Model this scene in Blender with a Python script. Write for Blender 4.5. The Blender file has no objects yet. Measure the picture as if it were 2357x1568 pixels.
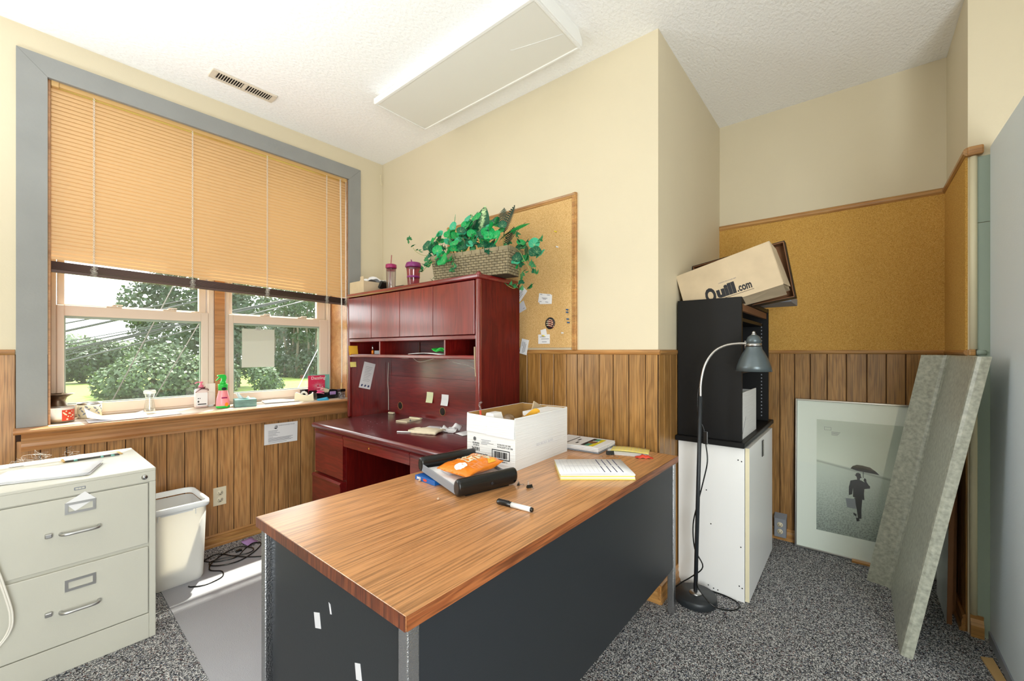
import bpy, bmesh, math, random
from mathutils import Matrix, Vector, noise
S = bpy.context.scene
COL = S.collection
random.seed(7)
PI = math.pi

# ------------------------------------------------------------------ camera, sky, sun, exposure
cam_d = bpy.data.cameras.new('camera')
cam = bpy.data.objects.new('camera', cam_d); COL.objects.link(cam)
cam.location = (0, 0, 1.245)
cam.rotation_euler = (PI/2, 0, math.radians(39.6-90))
cam_d.sensor_width = 36; cam_d.lens = 957.6/2357*36; cam_d.shift_y = 23/2357
cam_d.clip_start = 0.02; cam_d.clip_end = 500
S.camera = cam

w = bpy.data.worlds.new('hazy_sky'); S.world = w; w.use_nodes = True
bg = w.node_tree.nodes['Background']
bg.inputs['Color'].default_value = (0.93, 0.965, 1.0, 1); bg.inputs['Strength'].default_value = 3.2

sun_d = bpy.data.lights.new('sun', 'SUN'); sun_d.energy = 13; sun_d.angle = math.radians(1.2); sun_d.color = (1, 0.94, 0.84)
sun = bpy.data.objects.new('sun', sun_d); COL.objects.link(sun)
sun.rotation_euler = Vector((-0.74, -1.0, -2.62)).to_track_quat('-Z', 'Y').to_euler()
sun.location = (8, 14, 20)

# out-of-frame area lights, all added as fill for the room
def area(name, loc, aim, sx, sy, power, col, spread=PI):
    d = bpy.data.lights.new(name, 'AREA'); d.shape = 'RECTANGLE'; d.size = sx; d.size_y = sy; d.energy = power; d.color = col
    o = bpy.data.objects.new(name, d); COL.objects.link(o); o.location = loc
    o.rotation_euler = Vector(aim).to_track_quat('-Z', 'Y').to_euler(); d.spread = spread; return o
area('added_left_fill', (-0.70, 3.10, 1.75), (0.25, -1, 0), 1.0, 1.7, 29, (0.90, 0.96, 1.0))  # unseen panel added to light the room from the left, no window modelled
# added unseen panel aimed upwards to brighten the ceiling
area('added_ceiling_fill', (-0.48, 1.60, 1.00), (0.12, 0.06, 1), 0.8, 0.9, 11, (0.90, 0.96, 1.0), 2.0)
# added fill panels at the solid side and rear walls behind the camera
area('added_side_fill', (-1.28, -1.0, 1.10), (1, 0.15, 0), 0.9, 2.0, 28, (0.90, 0.97, 1.0))
area('added_rear_fill', (-0.35, -1.46, 1.10), (0.25, 1, 0), 1.5, 2.0, 62, (0.90, 0.97, 1.0))

S.view_settings.view_transform = 'Standard'; S.view_settings.look = 'None'
S.view_settings.gamma = 1; S.view_settings.use_curve_mapping = False
S.view_settings.exposure = 0.82

# ------------------------------------------------------------------ materials
def lin(r, g, b):
    f = lambda c: (c/255/12.92) if c/255 <= 0.04045 else ((c/255+0.055)/1.055)**2.4
    return (f(r), f(g), f(b), 1)
def base(name):
    m = bpy.data.materials.new(name); m.use_nodes = True
    return m, m.node_tree, m.node_tree.nodes['Principled BSDF']
def mat(name, rgb, rough=0.5, metal=0.0, coat=0.0, bump=0.0, bscale=60, var=0.0, vscale=8, spec=0.5, stretch=(1,1,1)):
    m, nt, p = base(name)
    c = lin(*rgb)
    p.inputs['Base Color'].default_value = c; p.inputs['Roughness'].default_value = rough
    p.inputs['Metallic'].default_value = metal; p.inputs['Coat Weight'].default_value = coat
    p.inputs['Specular IOR Level'].default_value = spec
    N = nt.nodes; L = nt.links
    if bump or var:
        tc = N.new('ShaderNodeTexCoord'); mp = N.new('ShaderNodeMapping')
        mp.inputs['Scale'].default_value = stretch
        L.new(tc.outputs['Object'], mp.inputs['Vector'])
    if var:
        n = N.new('ShaderNodeTexNoise'); n.inputs['Scale'].default_value = vscale; n.inputs['Detail'].default_value = 4
        L.new(mp.outputs['Vector'], n.inputs['Vector'])
        r = N.new('ShaderNodeValToRGB')
        r.color_ramp.elements[0].position = 0.3; r.color_ramp.elements[1].position = 0.7
        r.color_ramp.elements[0].color = tuple(x*(1-var) for x in c[:3])+(1,)
        r.color_ramp.elements[1].color = tuple(min(1, x*(1+var)) for x in c[:3])+(1,)
        L.new(n.outputs['Fac'], r.inputs['Fac']); L.new(r.outputs['Color'], p.inputs['Base Color'])
    if bump:
        n2 = N.new('ShaderNodeTexNoise'); n2.inputs['Scale'].default_value = bscale; n2.inputs['Detail'].default_value = 3
        L.new(mp.outputs['Vector'], n2.inputs['Vector'])
        b = N.new('ShaderNodeBump'); b.inputs['Strength'].default_value = bump; b.inputs['Distance'].default_value = 0.01
        L.new(n2.outputs['Fac'], b.inputs['Height']); L.new(b.outputs['Normal'], p.inputs['Normal'])
    return m
def wood(name, dark, mid, light, axis='Z', scale=1.0, rough=0.4, coat=0.0, ring=0.5, pores=0.5, rnd=True, contrast=0.8):
    """grain that runs along one object axis; every object gets its own cut of the wood"""
    m, nt, p = base(name); N = nt.nodes; L = nt.links
    tc = N.new('ShaderNodeTexCoord')
    add = N.new('ShaderNodeVectorMath'); add.operation = 'ADD'
    L.new(tc.outputs['Object'], add.inputs[0])
    if rnd:
        oi = N.new('ShaderNodeObjectInfo'); mul = N.new('ShaderNodeVectorMath'); mul.operation = 'SCALE'
        comb = N.new('ShaderNodeCombineXYZ')
        for k in range(3): L.new(oi.outputs['Random'], comb.inputs[k])
        L.new(comb.outputs[0], mul.inputs[0]); mul.inputs['Scale'].default_value = 17.3
        L.new(mul.outputs[0], add.inputs[1])
    def mapped(across, along):
        mp = N.new('ShaderNodeMapping')
        mp.inputs['Scale'].default_value = tuple((along if a == axis else across)*scale for a in 'XYZ')
        L.new(add.outputs[0], mp.inputs['Vector']); return mp.outputs['Vector']
    n1 = N.new('ShaderNodeTexNoise'); n1.inputs['Scale'].default_value = 1; n1.inputs['Detail'].default_value = 3; n1.inputs['Distortion'].default_value = 0.4
    L.new(mapped(11, 1.5), n1.inputs['Vector'])
    sin = N.new('ShaderNodeMath'); sin.operation = 'MULTIPLY'; sin.inputs[1].default_value = 55*ring+14
    L.new(n1.outputs['Fac'], sin.inputs[0])
    s2 = N.new('ShaderNodeMath'); s2.operation = 'SINE'; L.new(sin.outputs[0], s2.inputs[0])
    s3 = N.new('ShaderNodeMapRange'); s3.inputs['From Min'].default_value = -1; s3.inputs['From Max'].default_value = 1
    s3.inputs['To Min'].default_value = 1-contrast; L.new(s2.outputs[0], s3.inputs['Value'])
    r = N.new('ShaderNodeValToRGB'); e = r.color_ramp.elements
    e[0].position = 0.0; e[0].color = lin(*dark); e[1].position = 1.0; e[1].color = lin(*light)
    x = e.new(0.22); x.color = lin(*mid)
    L.new(s3.outputs[0], r.inputs['Fac'])
    # broad tone variation and fine pores
    n2 = N.new('ShaderNodeTexNoise'); n2.inputs['Scale'].default_value = 1; n2.inputs['Detail'].default_value = 5
    L.new(mapped(170, 5), n2.inputs['Vector'])
    pr = N.new('ShaderNodeMapRange'); pr.inputs['From Min'].default_value = 0.38; pr.inputs['From Max'].default_value = 0.56
    pr.inputs['To Min'].default_value = 1-pores; pr.inputs['To Max'].default_value = 1.0
    L.new(n2.outputs['Fac'], pr.inputs['Value'])
    n3 = N.new('ShaderNodeTexNoise'); n3.inputs['Scale'].default_value = 1
    L.new(mapped(5, 0.8), n3.inputs['Vector'])
    tr = N.new('ShaderNodeMapRange'); tr.inputs['From Min'].default_value = 0.3; tr.inputs['From Max'].default_value = 0.7
    tr.inputs['To Min'].default_value = 0.8; tr.inputs['To Max'].default_value = 1.15
    L.new(n3.outputs['Fac'], tr.inputs['Value'])
    m1 = N.new('ShaderNodeMath'); m1.operation = 'MULTIPLY'; L.new(pr.outputs[0], m1.inputs[0]); L.new(tr.outputs[0], m1.inputs[1])
    sc = N.new('ShaderNodeVectorMath'); sc.operation = 'SCALE'
    L.new(r.outputs['Color'], sc.inputs[0]); L.new(m1.outputs[0], sc.inputs['Scale'])
    L.new(sc.outputs[0], p.inputs['Base Color'])
    p.inputs['Roughness'].default_value = rough; p.inputs['Coat Weight'].default_value = coat; p.inputs['Coat Roughness'].default_value = 0.18
    return m
def speckle(name, stops, scale=220, rough=0.95, bump=0.6):
    m, nt, p = base(name); N = nt.nodes; L = nt.links
    tc = N.new('ShaderNodeTexCoord'); v = N.new('ShaderNodeTexVoronoi'); v.inputs['Scale'].default_value = scale
    L.new(tc.outputs['Object'], v.inputs['Vector'])
    sep = N.new('ShaderNodeSeparateColor'); L.new(v.outputs['Color'], sep.inputs[0])
    r = N.new('ShaderNodeValToRGB'); r.color_ramp.interpolation = 'CONSTANT'
    e = r.color_ramp.elements
    e[0].position = 0; e[0].color = lin(*stops[0][1]); e[1].position = stops[1][0]; e[1].color = lin(*stops[1][1])
    for q, c in stops[2:]:
        x = e.new(q); x.color = lin(*c)
    L.new(sep.outputs[0], r.inputs['Fac']); L.new(r.outputs['Color'], p.inputs['Base Color'])
    b = N.new('ShaderNodeBump'); b.inputs['Strength'].default_value = bump; b.inputs['Distance'].default_value = 0.004
    L.new(v.outputs['Distance'], b.inputs['Height']); L.new(b.outputs['Normal'], p.inputs['Normal'])
    p.inputs['Roughness'].default_value = rough; p.inputs['Specular IOR Level'].default_value = 0.15
    return m
def glass(name, tint=(1, 1, 1), haze=0.05, gloss=0.06, hazecol=(0.8, 0.85, 0.8)):
    """thin pane: light passes straight through, a little is reflected, dust scatters a little"""
    m = bpy.data.materials.new(name); m.use_nodes = True; nt = m.node_tree; N = nt.nodes; L = nt.links
    N.remove(N['Principled BSDF']); out = N['Material Output']
    t = N.new('ShaderNodeBsdfTransparent'); t.inputs['Color'].default_value = tint+(1,)
    g = N.new('ShaderNodeBsdfGlossy'); g.inputs['Roughness'].default_value = 0.04
    d = N.new('ShaderNodeBsdfTranslucent'); d.inputs['Color'].default_value = hazecol+(1,)
    m1 = N.new('ShaderNodeMixShader'); m1.inputs['Fac'].default_value = haze
    L.new(t.outputs[0], m1.inputs[1]); L.new(d.outputs[0], m1.inputs[2])
    lw = N.new('ShaderNodeLayerWeight'); lw.inputs['Blend'].default_value = 0.12
    mr = N.new('ShaderNodeMath'); mr.operation = 'MULTIPLY_ADD'; mr.inputs[1].default_value = 0.45; mr.inputs[2].default_value = gloss*0.5
    L.new(lw.outputs['Fresnel'], mr.inputs[0])
    m2 = N.new('ShaderNodeMixShader'); L.new(mr.outputs[0], m2.inputs['Fac'])
    L.new(m1.outputs[0], m2.inputs[1]); L.new(g.outputs[0], m2.inputs[2]); L.new(m2.outputs[0], out.inputs['Surface'])
    return m
def translucent(name, rgb, fac=0.4, rough=0.5, trgb=None, var=0.0):
    m, nt, p = base(name); N = nt.nodes; L = nt.links; out = N['Material Output']
    p.inputs['Base Color'].default_value = lin(*rgb); p.inputs['Roughness'].default_value = rough
    t = N.new('ShaderNodeBsdfTranslucent'); t.inputs['Color'].default_value = lin(*(trgb or rgb))
    if var:
        oi = N.new('ShaderNodeObjectInfo')
        tc = N.new('ShaderNodeTexCoord'); n = N.new('ShaderNodeTexNoise'); n.inputs['Scale'].default_value = 0.9
        L.new(tc.outputs['Object'], n.inputs['Vector'])
        h = N.new('ShaderNodeMapRange'); h.inputs['From Min'].default_value = 0.3; h.inputs['From Max'].default_value = 0.7
        h.inputs['To Min'].default_value = 1-var; h.inputs['To Max'].default_value = 1+var
        L.new(n.outputs['Fac'], h.inputs['Value'])
        for sock, c in ((p.inputs['Base Color'], rgb), (t.inputs['Color'], trgb or rgb)):
            s = N.new('ShaderNodeVectorMath'); s.operation = 'SCALE'; s.inputs[0].default_value = lin(*c)[:3]
            L.new(h.outputs[0], s.inputs['Scale']); L.new(s.outputs[0], sock)
    mx = N.new('ShaderNodeMixShader'); mx.inputs['Fac'].default_value = fac
    L.new(p.outputs[0], mx.inputs[1]); L.new(t.outputs[0], mx.inputs[2]); L.new(mx.outputs[0], out.inputs['Surface'])
    return m

M = {}
M['paint'] = mat('cream_wall_paint', (215, 203, 176), 0.6, bump=0.04, bscale=140, var=0.025, vscale=1.5)
M['ceil'] = mat('textured_white_ceiling', (249, 249, 249), 0.9, bump=0.5, bscale=45, stretch=(1, 1.6, 1))
M['carpet'] = speckle('speckled_grey_carpet', [(0, (50, 50, 53)), (0.26, (104, 105, 108)), (0.50, (166, 167, 168)), (0.76, (222, 221, 219)), (0.93, (120, 84, 80)), (0.965, (70, 84, 112))], 290)
M['plank'] = wood('oak_panel_plank', (124, 78, 40), (180, 128, 76), (192, 142, 88), 'Z', 1.0, 0.42, 0.1, 0.6, 0.40, contrast=0.75)
M['plankb'] = wood('light_cast_oak_plank', (100, 64, 26), (160, 114, 58), (174, 128, 70), 'Z', 1.0, 0.42, 0.1, 0.7, 0.42, contrast=0.8)  # same oak; the light's colour cast is put into this yellower copy
M['groove'] = mat('dark_panel_groove', (58, 36, 20), 0.8)
M['oaktrim'] = wood('golden_oak_trim', (140, 92, 44), (182, 128, 70), (196, 146, 84), 'Y', 1.0, 0.4, 0.2, 0.3, 0.3)
M['oaktrimx'] = wood('golden_oak_trim_x', (140, 92, 44), (178, 124, 66), (192, 142, 82), 'X', 1.0, 0.4, 0.2, 0.3, 0.3)
M['sill'] = wood('varnished_sill_wood', (150, 96, 54), (188, 130, 80), (200, 146, 96), 'X', 0.8, 0.35, 0.25, 0.25, 0.25)
M['silltop'] = mat('dusty_sill_top', (196, 176, 156), 0.45, var=0.12, vscale=9)
M['casing'] = mat('grey_casing_paint', (143, 144, 142), 0.55, bump=0.05, bscale=90, var=0.05, vscale=6)
M['vinyl'] = mat('almond_vinyl', (222, 206, 192), 0.4)
M['cork'] = speckle('alcove_cork', [(0, (184, 138, 66)), (0.25, (202, 156, 80)), (0.6, (210, 164, 88)), (0.85, (218, 176, 104)), (0.96, (160, 114, 56))], 520, 0.95, 0.2)
M['corkb'] = speckle('board_cork', [(0, (196, 154, 94)), (0.25, (214, 176, 118)), (0.6, (222, 184, 128)), (0.85, (230, 196, 144)), (0.96, (174, 132, 78))], 520, 0.95, 0.2)
M['door'] = mat('blue_grey_door', (226, 236, 242), 0.5, bump=0.08, bscale=160)
M['greenboard'] = mat('grey_green_drywall', (158, 172, 160), 0.8, bump=0.1, bscale=80)
M['cream'] = mat('cream_plastic_trim', (232, 222, 190), 0.4)
M['black'] = mat('black_laminate', (12, 12, 14), 0.5, var=0.15, vscale=5, spec=0.3)
M['blackpl'] = mat('black_plastic', (20, 21, 22), 0.25)
M['white'] = mat('white_laminate', (242, 242, 242), 0.35)
M['whitepl'] = mat('white_plastic', (232, 234, 234), 0.35)
M['paper'] = mat('white_paper', (236, 236, 238), 0.8)
M['papergrey'] = mat('pale_grey_paper', (208, 208, 214), 0.8)
M['ink'] = mat('black_ink', (30, 30, 34), 0.7)
M['greyink'] = mat('grey_ink', (120, 120, 130), 0.7)
M['blueink'] = mat('blue_ink', (58, 70, 110), 0.7)
M['steel'] = mat('brushed_steel', (190, 190, 190), 0.28, 1.0)
M['chrome'] = mat('pitted_chrome', (200, 202, 206), 0.16, 1.0, bump=0.25, bscale=260)
M['putty'] = mat('putty_enamel', (200, 198, 186), 0.42, bump=0.05, bscale=300, var=0.03, vscale=3)
M['slate'] = mat('charcoal_enamel', (33, 37, 42), 0.42, bump=0.03, bscale=300)
M['walnut'] = wood('walnut_laminate_top', (166, 110, 64), (201, 142, 90), (210, 152, 100), 'X', 0.9, 0.30, 0.3, 0.5, 0.42, rnd=False, contrast=0.42)
M['walnutedge'] = wood('walnut_laminate_edge', (74, 38, 20), (132, 72, 36), (156, 92, 50), 'X', 1.2, 0.4, 0.1, 0.5, 0.5, rnd=False)
M['walnutend'] = wood('walnut_laminate_end', (56, 28, 18), (104, 52, 30), (126, 68, 40), 'Z', 1.6, 0.4, 0.1, 0.5, 0.5, rnd=False)
M['cherryv'] = wood('cherry_laminate_vertical', (58, 8, 8), (112, 18, 16), (126, 26, 20), 'Z', 1.3, 0.3, 0.8, 0.5, 0.25)
M['cherryshade'] = wood('shaded_cherry_laminate', (48, 5, 5), (88, 10, 8), (102, 18, 12), 'Z', 1.3, 0.45, 0.1, 0.5, 0.25)  # darker copy of the cherry; the side's shade is put into its colour
M['cherryshade'].node_tree.nodes['Principled BSDF'].inputs['Specular IOR Level'].default_value = 0.25
M['cherryh'] = wood('cherry_laminate_horizontal', (58, 8, 10), (112, 18, 20), (128, 27, 26), 'Y', 1.3, 0.3, 0.7, 0.5, 0.25)
M['cherrytop'] = wood('cherry_desk_top', (58, 16, 22), (94, 30, 36), (108, 40, 44), 'Y', 1.3, 0.28, 0.7, 0.5, 0.2)
M['mat'] = mat('grey_vinyl_mat', (160, 160, 166), 0.42, bump=0.25, bscale=240)
M['card'] = mat('brown_cardboard', (198, 178, 148), 0.85, var=0.06, vscale=14)
M['cardin'] = mat('cardboard_inside', (176, 136, 78), 0.9, var=0.06, vscale=20, stretch=(1, 1, 6))
M['carton'] = mat('white_corrugated_carton', (230, 231, 231), 0.75, bump=0.35, bscale=22, stretch=(0.3, 0.3, 9))
M['kraft'] = mat('kraft_envelope', (196, 160, 100), 0.8)
M['grey'] = mat('grey_card', (138, 142, 150), 0.6)
M['darkgrey'] = mat('charcoal_lamp_paint', (92, 102, 106), 0.35, 0.5)
M['lampblack'] = mat('charcoal_pole_paint', (44, 48, 52), 0.4, 0.2)
M['yellow'] = mat('yellow_paper', (244, 226, 130), 0.8)
M['gold'] = mat('golden_yellow_paper', (244, 184, 56), 0.7)
M['palegreen'] = mat('pale_green_note', (222, 228, 184), 0.8)
M['pink'] = mat('pink_plastic', (232, 120, 150), 0.35)
M['lavender'] = mat('lavender_paper', (176, 140, 196), 0.8)
M['red'] = mat('red_plastic', (214, 70, 44), 0.4)
M['green'] = mat('bright_green_plastic', (40, 190, 70), 0.35)
M['teal'] = mat('teal_card', (120, 188, 178), 0.6)
M['bluebox'] = mat('blue_carton', (20, 92, 170), 0.4)
M['aqua'] = mat('aqua_paper', (40, 160, 200), 0.6)
M['clear'] = glass('clear_glass', (0.97, 0.98, 0.97), 0.03, 0.25)
M['clearpl'] = glass('clear_plastic', (0.95, 0.93, 0.95), 0.05, 0.2)
M['pinkpl'] = glass('pink_clear_plastic', (0.88, 0.58, 0.66), 0.16, 0.15, (0.85, 0.5, 0.6))
M['pane'] = glass('window_pane', (0.97, 0.99, 0.97), 0.010, 0.08)
M['magenta'] = mat('magenta_lid', (150, 30, 90), 0.35)
M['plum'] = mat('plum_lid', (128, 42, 108), 0.35)
M['orange'] = mat('orange_foil', (238, 132, 30), 0.28, bump=0.12, bscale=24)
M['wax'] = mat('cream_wax', (226, 190, 130), 0.5)
M['slat'] = translucent('tan_blind_slat', (214, 172, 122), 0.05, 0.4, (244, 196, 140))
M['slatshade'] = mat('shaded_blind_stack', (84, 62, 56), 0.6)  # same tan blind; its shadow is put into this dark colour
M['rail'] = mat('tan_blind_rail', (206, 166, 108), 0.45)
M['cord'] = mat('white_cord', (236, 232, 222), 0.6)
M['tan'] = mat('tan_wood_bead', (206, 168, 112), 0.5)
M['bin'] = translucent('translucent_white_bin', (236, 238, 238), 0.45, 0.4, (246, 240, 226))
M['diff'] = translucent('prismatic_diffuser', (248, 246, 238), 0.12, 0.45)
M['enamel'] = mat('white_enamel', (238, 238, 236), 0.4)
M['vent'] = mat('beige_register', (214, 202, 184), 0.5)
M['ventdk'] = mat('dark_duct', (40, 32, 26), 0.9)
M['laminate'] = mat('mottled_grey_laminate', (166, 168, 154), 0.34, var=0.28, vscale=60, coat=0.1)
M['mdf'] = mat('brown_board_edge', (126, 84, 52), 0.8)
M['wicker'] = mat('grey_brown_wicker', (136, 124, 96), 0.7, var=0.2, vscale=30)
M['wickerdk'] = mat('dark_wicker_gap', (70, 62, 46), 0.9)
M['leafA'] = translucent('bright_green_leaf', (24, 176, 96), 0.25, 0.5, (60, 190, 90), 0.0)
M['leafB'] = translucent('aqua_green_leaf', (60, 186, 144), 0.25, 0.5)
M['leafC'] = translucent('dark_green_leaf', (26, 100, 70), 0.2, 0.5)
M['leafD'] = translucent('ivy_green_leaf', (52, 130, 78), 0.25, 0.5)
def big_leaf_mat():
    m, nt, p = base('variegated_leaf'); N = nt.nodes; L = nt.links
    tc = N.new('ShaderNodeTexCoord'); sp = N.new('ShaderNodeSeparateXYZ'); L.new(tc.outputs['Object'], sp.inputs[0])
    ab = N.new('ShaderNodeMath'); ab.operation = 'ABSOLUTE'; L.new(sp.outputs['X'], ab.inputs[0])
    n = N.new('ShaderNodeTexNoise'); n.inputs['Scale'].default_value = 90; n.inputs['Detail'].default_value = 3; L.new(tc.outputs['Object'], n.inputs['Vector'])
    a = N.new('ShaderNodeMath'); a.operation = 'MULTIPLY_ADD'; a.inputs[1].default_value = -0.05; a.inputs[2].default_value = 0.027; L.new(n.outputs['Fac'], a.inputs[0])
    d = N.new('ShaderNodeMath'); d.operation = 'ADD'; L.new(ab.outputs[0], d.inputs[0]); L.new(a.outputs[0], d.inputs[1])
    r = N.new('ShaderNodeMapRange'); r.inputs['From Min'].default_value = 0.002; r.inputs['From Max'].default_value = 0.017; L.new(d.outputs[0], r.inputs['Value'])
    c = N.new('ShaderNodeValToRGB'); c.color_ramp.elements[0].color = lin(196, 222, 164); c.color_ramp.elements[1].color = lin(14, 84, 54)
    L.new(r.outputs[0], c.inputs['Fac']); L.new(c.outputs['Color'], p.inputs['Base Color']); p.inputs['Roughness'].default_value = 0.45
    return m
M['leafbig'] = big_leaf_mat()
M['leafvein'] = mat('pale_leaf_vein', (176, 206, 150), 0.6)
M['stem'] = mat('pale_green_stem', (150, 156, 88), 0.6)
M['fern'] = mat('dark_fern', (24, 56, 44), 0.6)
M['grass'] = mat('lawn_grass', (96, 116, 30), 0.95, var=0.25, vscale=0.25, bump=0.3, bscale=8)
M['treeA'] = translucent('deep_tree_foliage', (37, 58, 34), 0.3, 0.6, (54, 78, 32), 0.3)
M['treeB'] = translucent('light_bush_foliage', (64, 84, 56), 0.3, 0.6, (74, 94, 50), 0.25)
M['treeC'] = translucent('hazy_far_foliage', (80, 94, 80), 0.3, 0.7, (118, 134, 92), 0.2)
M['bark'] = mat('grey_bark', (92, 84, 70), 0.9, var=0.2, vscale=4)
M['wire'] = mat('black_cable_sheath', (34, 36, 36), 0.35)
M['sleeve'] = mat('brown_wire', (54, 42, 34), 0.6)
M['print'] = None
M['brass'] = mat('cream_outlet', (226, 214, 186), 0.4)
M['web'] = mat('grey_cobweb', (220, 216, 210), 0.9)

# ------------------------------------------------------------------ builders
class B:
    """collects shapes for ONE mesh"""
    def __init__(s): s.bm = bmesh.new()
    def _fin(s, vs, mtx, mi, smooth):
        if mtx is not None: bmesh.ops.transform(s.bm, matrix=mtx, verts=vs)
        fs = set(f for v in vs for f in v.link_faces)
        for f in fs:
            f.material_index = mi; f.smooth = smooth
    def box(s, x0, x1, y0, y1, z0, z1, bev=0.0, seg=2, mtx=None, mi=0, smooth=False):
        r = bmesh.ops.create_cube(s.bm, size=1.0); vs = r['verts']
        for v in vs:
            v.co = Vector((x0+(v.co.x+.5)*(x1-x0), y0+(v.co.y+.5)*(y1-y0), z0+(v.co.z+.5)*(z1-z0)))
        if bev > 0:
            es = list(set(e for v in vs for e in v.link_edges))
            q = bmesh.ops.bevel(s.bm, geom=es, offset=bev, segments=seg, affect='EDGES', profile=0.5)
            vs = list(set(v for f in q['faces'] for v in f.verts) | set(v for v in vs if v.is_valid))
        s._fin(vs, mtx, mi, smooth); return s
    def tube(s, pts, r, n=8, mi=0, cap=True, smooth=True, closed=False):
        pts = [Vector(p) for p in pts]; N_ = len(pts)
        rs = r if isinstance(r, (list, tuple)) else [r]*N_
        rings = []; prev = None
        for i, p in enumerate(pts):
            a = pts[(i-1) % N_] if (closed or i > 0) else p
            c = pts[(i+1) % N_] if (closed or i < N_-1) else p
            t = (c-a); t = t.normalized() if t.length > 1e-9 else Vector((0, 0, 1))
            if prev is None:
                u = t.cross(Vector((0, 0, 1)))
                if u.length < 0.1: u = t.cross(Vector((1, 0, 0)))
            else:
                u = prev - t*prev.dot(t)
            u.normalize(); prev = u; v = t.cross(u)
            rings.append([s.bm.verts.new(p+(u*math.cos(2*PI*k/n)+v*math.sin(2*PI*k/n))*rs[i]) for k in range(n)])
        fs = []
        for i in range(N_ if closed else N_-1):
            A, C = rings[i], rings[(i+1) % N_]
            for k in range(n):
                fs.append(s.bm.faces.new((A[k], A[(k+1) % n], C[(k+1) % n], C[k])))
        if cap and not closed:
            fs.append(s.bm.faces.new(rings[0][::-1])); fs.append(s.bm.faces.new(rings[-1]))
        for f in fs: f.material_index = mi; f.smooth = smooth
        return s
    def cyl(s, p0, p1, r0, r1=None, n=20, mi=0, smooth=True):
        p0, p1 = Vector(p0), Vector(p1); r1 = r0 if r1 is None else r1
        return s.tube([p0, p1], [r0, r1], n, mi, True, smooth)
    def lathe(s, prof, c=(0, 0, 0), n=24, mtx=None, mi=0, smooth=True, close=True):
        c = Vector(c); rings = []; vs = []
        for r, z in prof:
            if r < 1e-6:
                v = s.bm.verts.new(c+Vector((0, 0, z))); rings.append([v]); vs.append(v)
            else:
                ring = [s.bm.verts.new(c+Vector((r*math.cos(2*PI*k/n), r*math.sin(2*PI*k/n), z))) for k in range(n)]
                rings.append(ring); vs += ring
        for A, C in zip(rings, rings[1:]):
            for k in range(n):
                k2 = (k+1) % n
                if len(A) == 1 and len(C) == 1: continue
                if len(A) == 1: s.bm.faces.new((A[0], C[k2], C[k]))
                elif len(C) == 1: s.bm.faces.new((A[k], A[k2], C[0]))
                else: s.bm.faces.new((A[k], A[k2], C[k2], C[k]))
        s._fin(vs, mtx, mi, smooth); return s
    def prism(s, poly, vec, mtx=None, mi=0, smooth=False):
        """polygon of 3D points pushed along vec"""
        vec = Vector(vec); a = [s.bm.verts.new(Vector(p)) for p in poly]; c = [s.bm.verts.new(Vector(p)+vec) for p in poly]
        n = len(poly); s.bm.faces.new(a[::-1]); s.bm.faces.new(c)
        for k in range(n): s.bm.faces.new((a[k], a[(k+1) % n], c[(k+1) % n], c[k]))
        s._fin(a+c, mtx, mi, smooth); return s
    def poly(s, pts, mi=0, smooth=False):
        f = s.bm.faces.new([s.bm.verts.new(Vector(p)) for p in pts]); f.material_index = mi; f.smooth = smooth; return s
    def sheet(s, fn, nu, nv, th=0.0, mi=0, smooth=True, mtx=None):
        """grid surface fn(u,v)->point, given a thickness downwards if th>0"""
        g = [[s.bm.verts.new(Vector(fn(i/nu, j/nv))) for j in range(nv+1)] for i in range(nu+1)]
        vs = [v for r in g for v in r]
        for i in range(nu):
            for j in range(nv): s.bm.faces.new((g[i][j], g[i+1][j], g[i+1][j+1], g[i][j+1]))
        if th > 0:
            h = [[s.bm.verts.new(v.co-Vector((0, 0, th))) for v in r] for r in g]
            vs += [v for r in h for v in r]
            for i in range(nu):
                for j in range(nv): s.bm.faces.new((h[i][j], h[i][j+1], h[i+1][j+1], h[i+1][j]))
            for i in range(nu):
                s.bm.faces.new((g[i][0], h[i][0], h[i+1][0], g[i+1][0])); s.bm.faces.new((g[i][nv], g[i+1][nv], h[i+1][nv], h[i][nv]))
            for j in range(nv):
                s.bm.faces.new((g[0][j], g[0][j+1], h[0][j+1], h[0][j])); s.bm.faces.new((g[nu][j], h[nu][j], h[nu][j+1], g[nu][j+1]))
        s._fin(vs, mtx, mi, smooth); return s
    def ball(s, c, r, sc=(1, 1, 1), n=12, mi=0):
        q = bmesh.ops.create_uvsphere(s.bm, u_segments=n, v_segments=max(6, n//2), radius=r)
        s._fin(q['verts'], Matrix.Translation(c) @ Matrix.Diagonal((*sc, 1)), mi, True); return s

WM = {}          # world matrix of every object that can be a parent
def mesh_of(b, name, mats, mtx=None):
    if mtx is not None: bmesh.ops.transform(b.bm, matrix=mtx, verts=b.bm.verts)
    bmesh.ops.recalc_face_normals(b.bm, faces=b.bm.faces)
    me = bpy.data.meshes.new(name); b.bm.to_mesh(me); b.bm.free()
    for m in (mats if isinstance(mats, (list, tuple)) else [mats]): me.materials.append(m)
    return me
def tag(o, label=None, cat=None, group=None, kind=None):
    if label: o['label'] = label
    if cat: o['category'] = cat
    if group: o['group'] = group
    if kind: o['kind'] = kind
    return o
def thing(name, label, cat, loc=(0, 0, 0), rz=0, group=None, kind=None):
    o = bpy.data.objects.new(name, None); COL.objects.link(o); o.empty_display_size = 0.1
    o.location = loc; o.rotation_euler = (0, 0, rz)
    WM[o.name] = Matrix.Translation(loc) @ Matrix.Rotation(rz, 4, 'Z')
    return tag(o, label, cat, group, kind)
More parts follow.
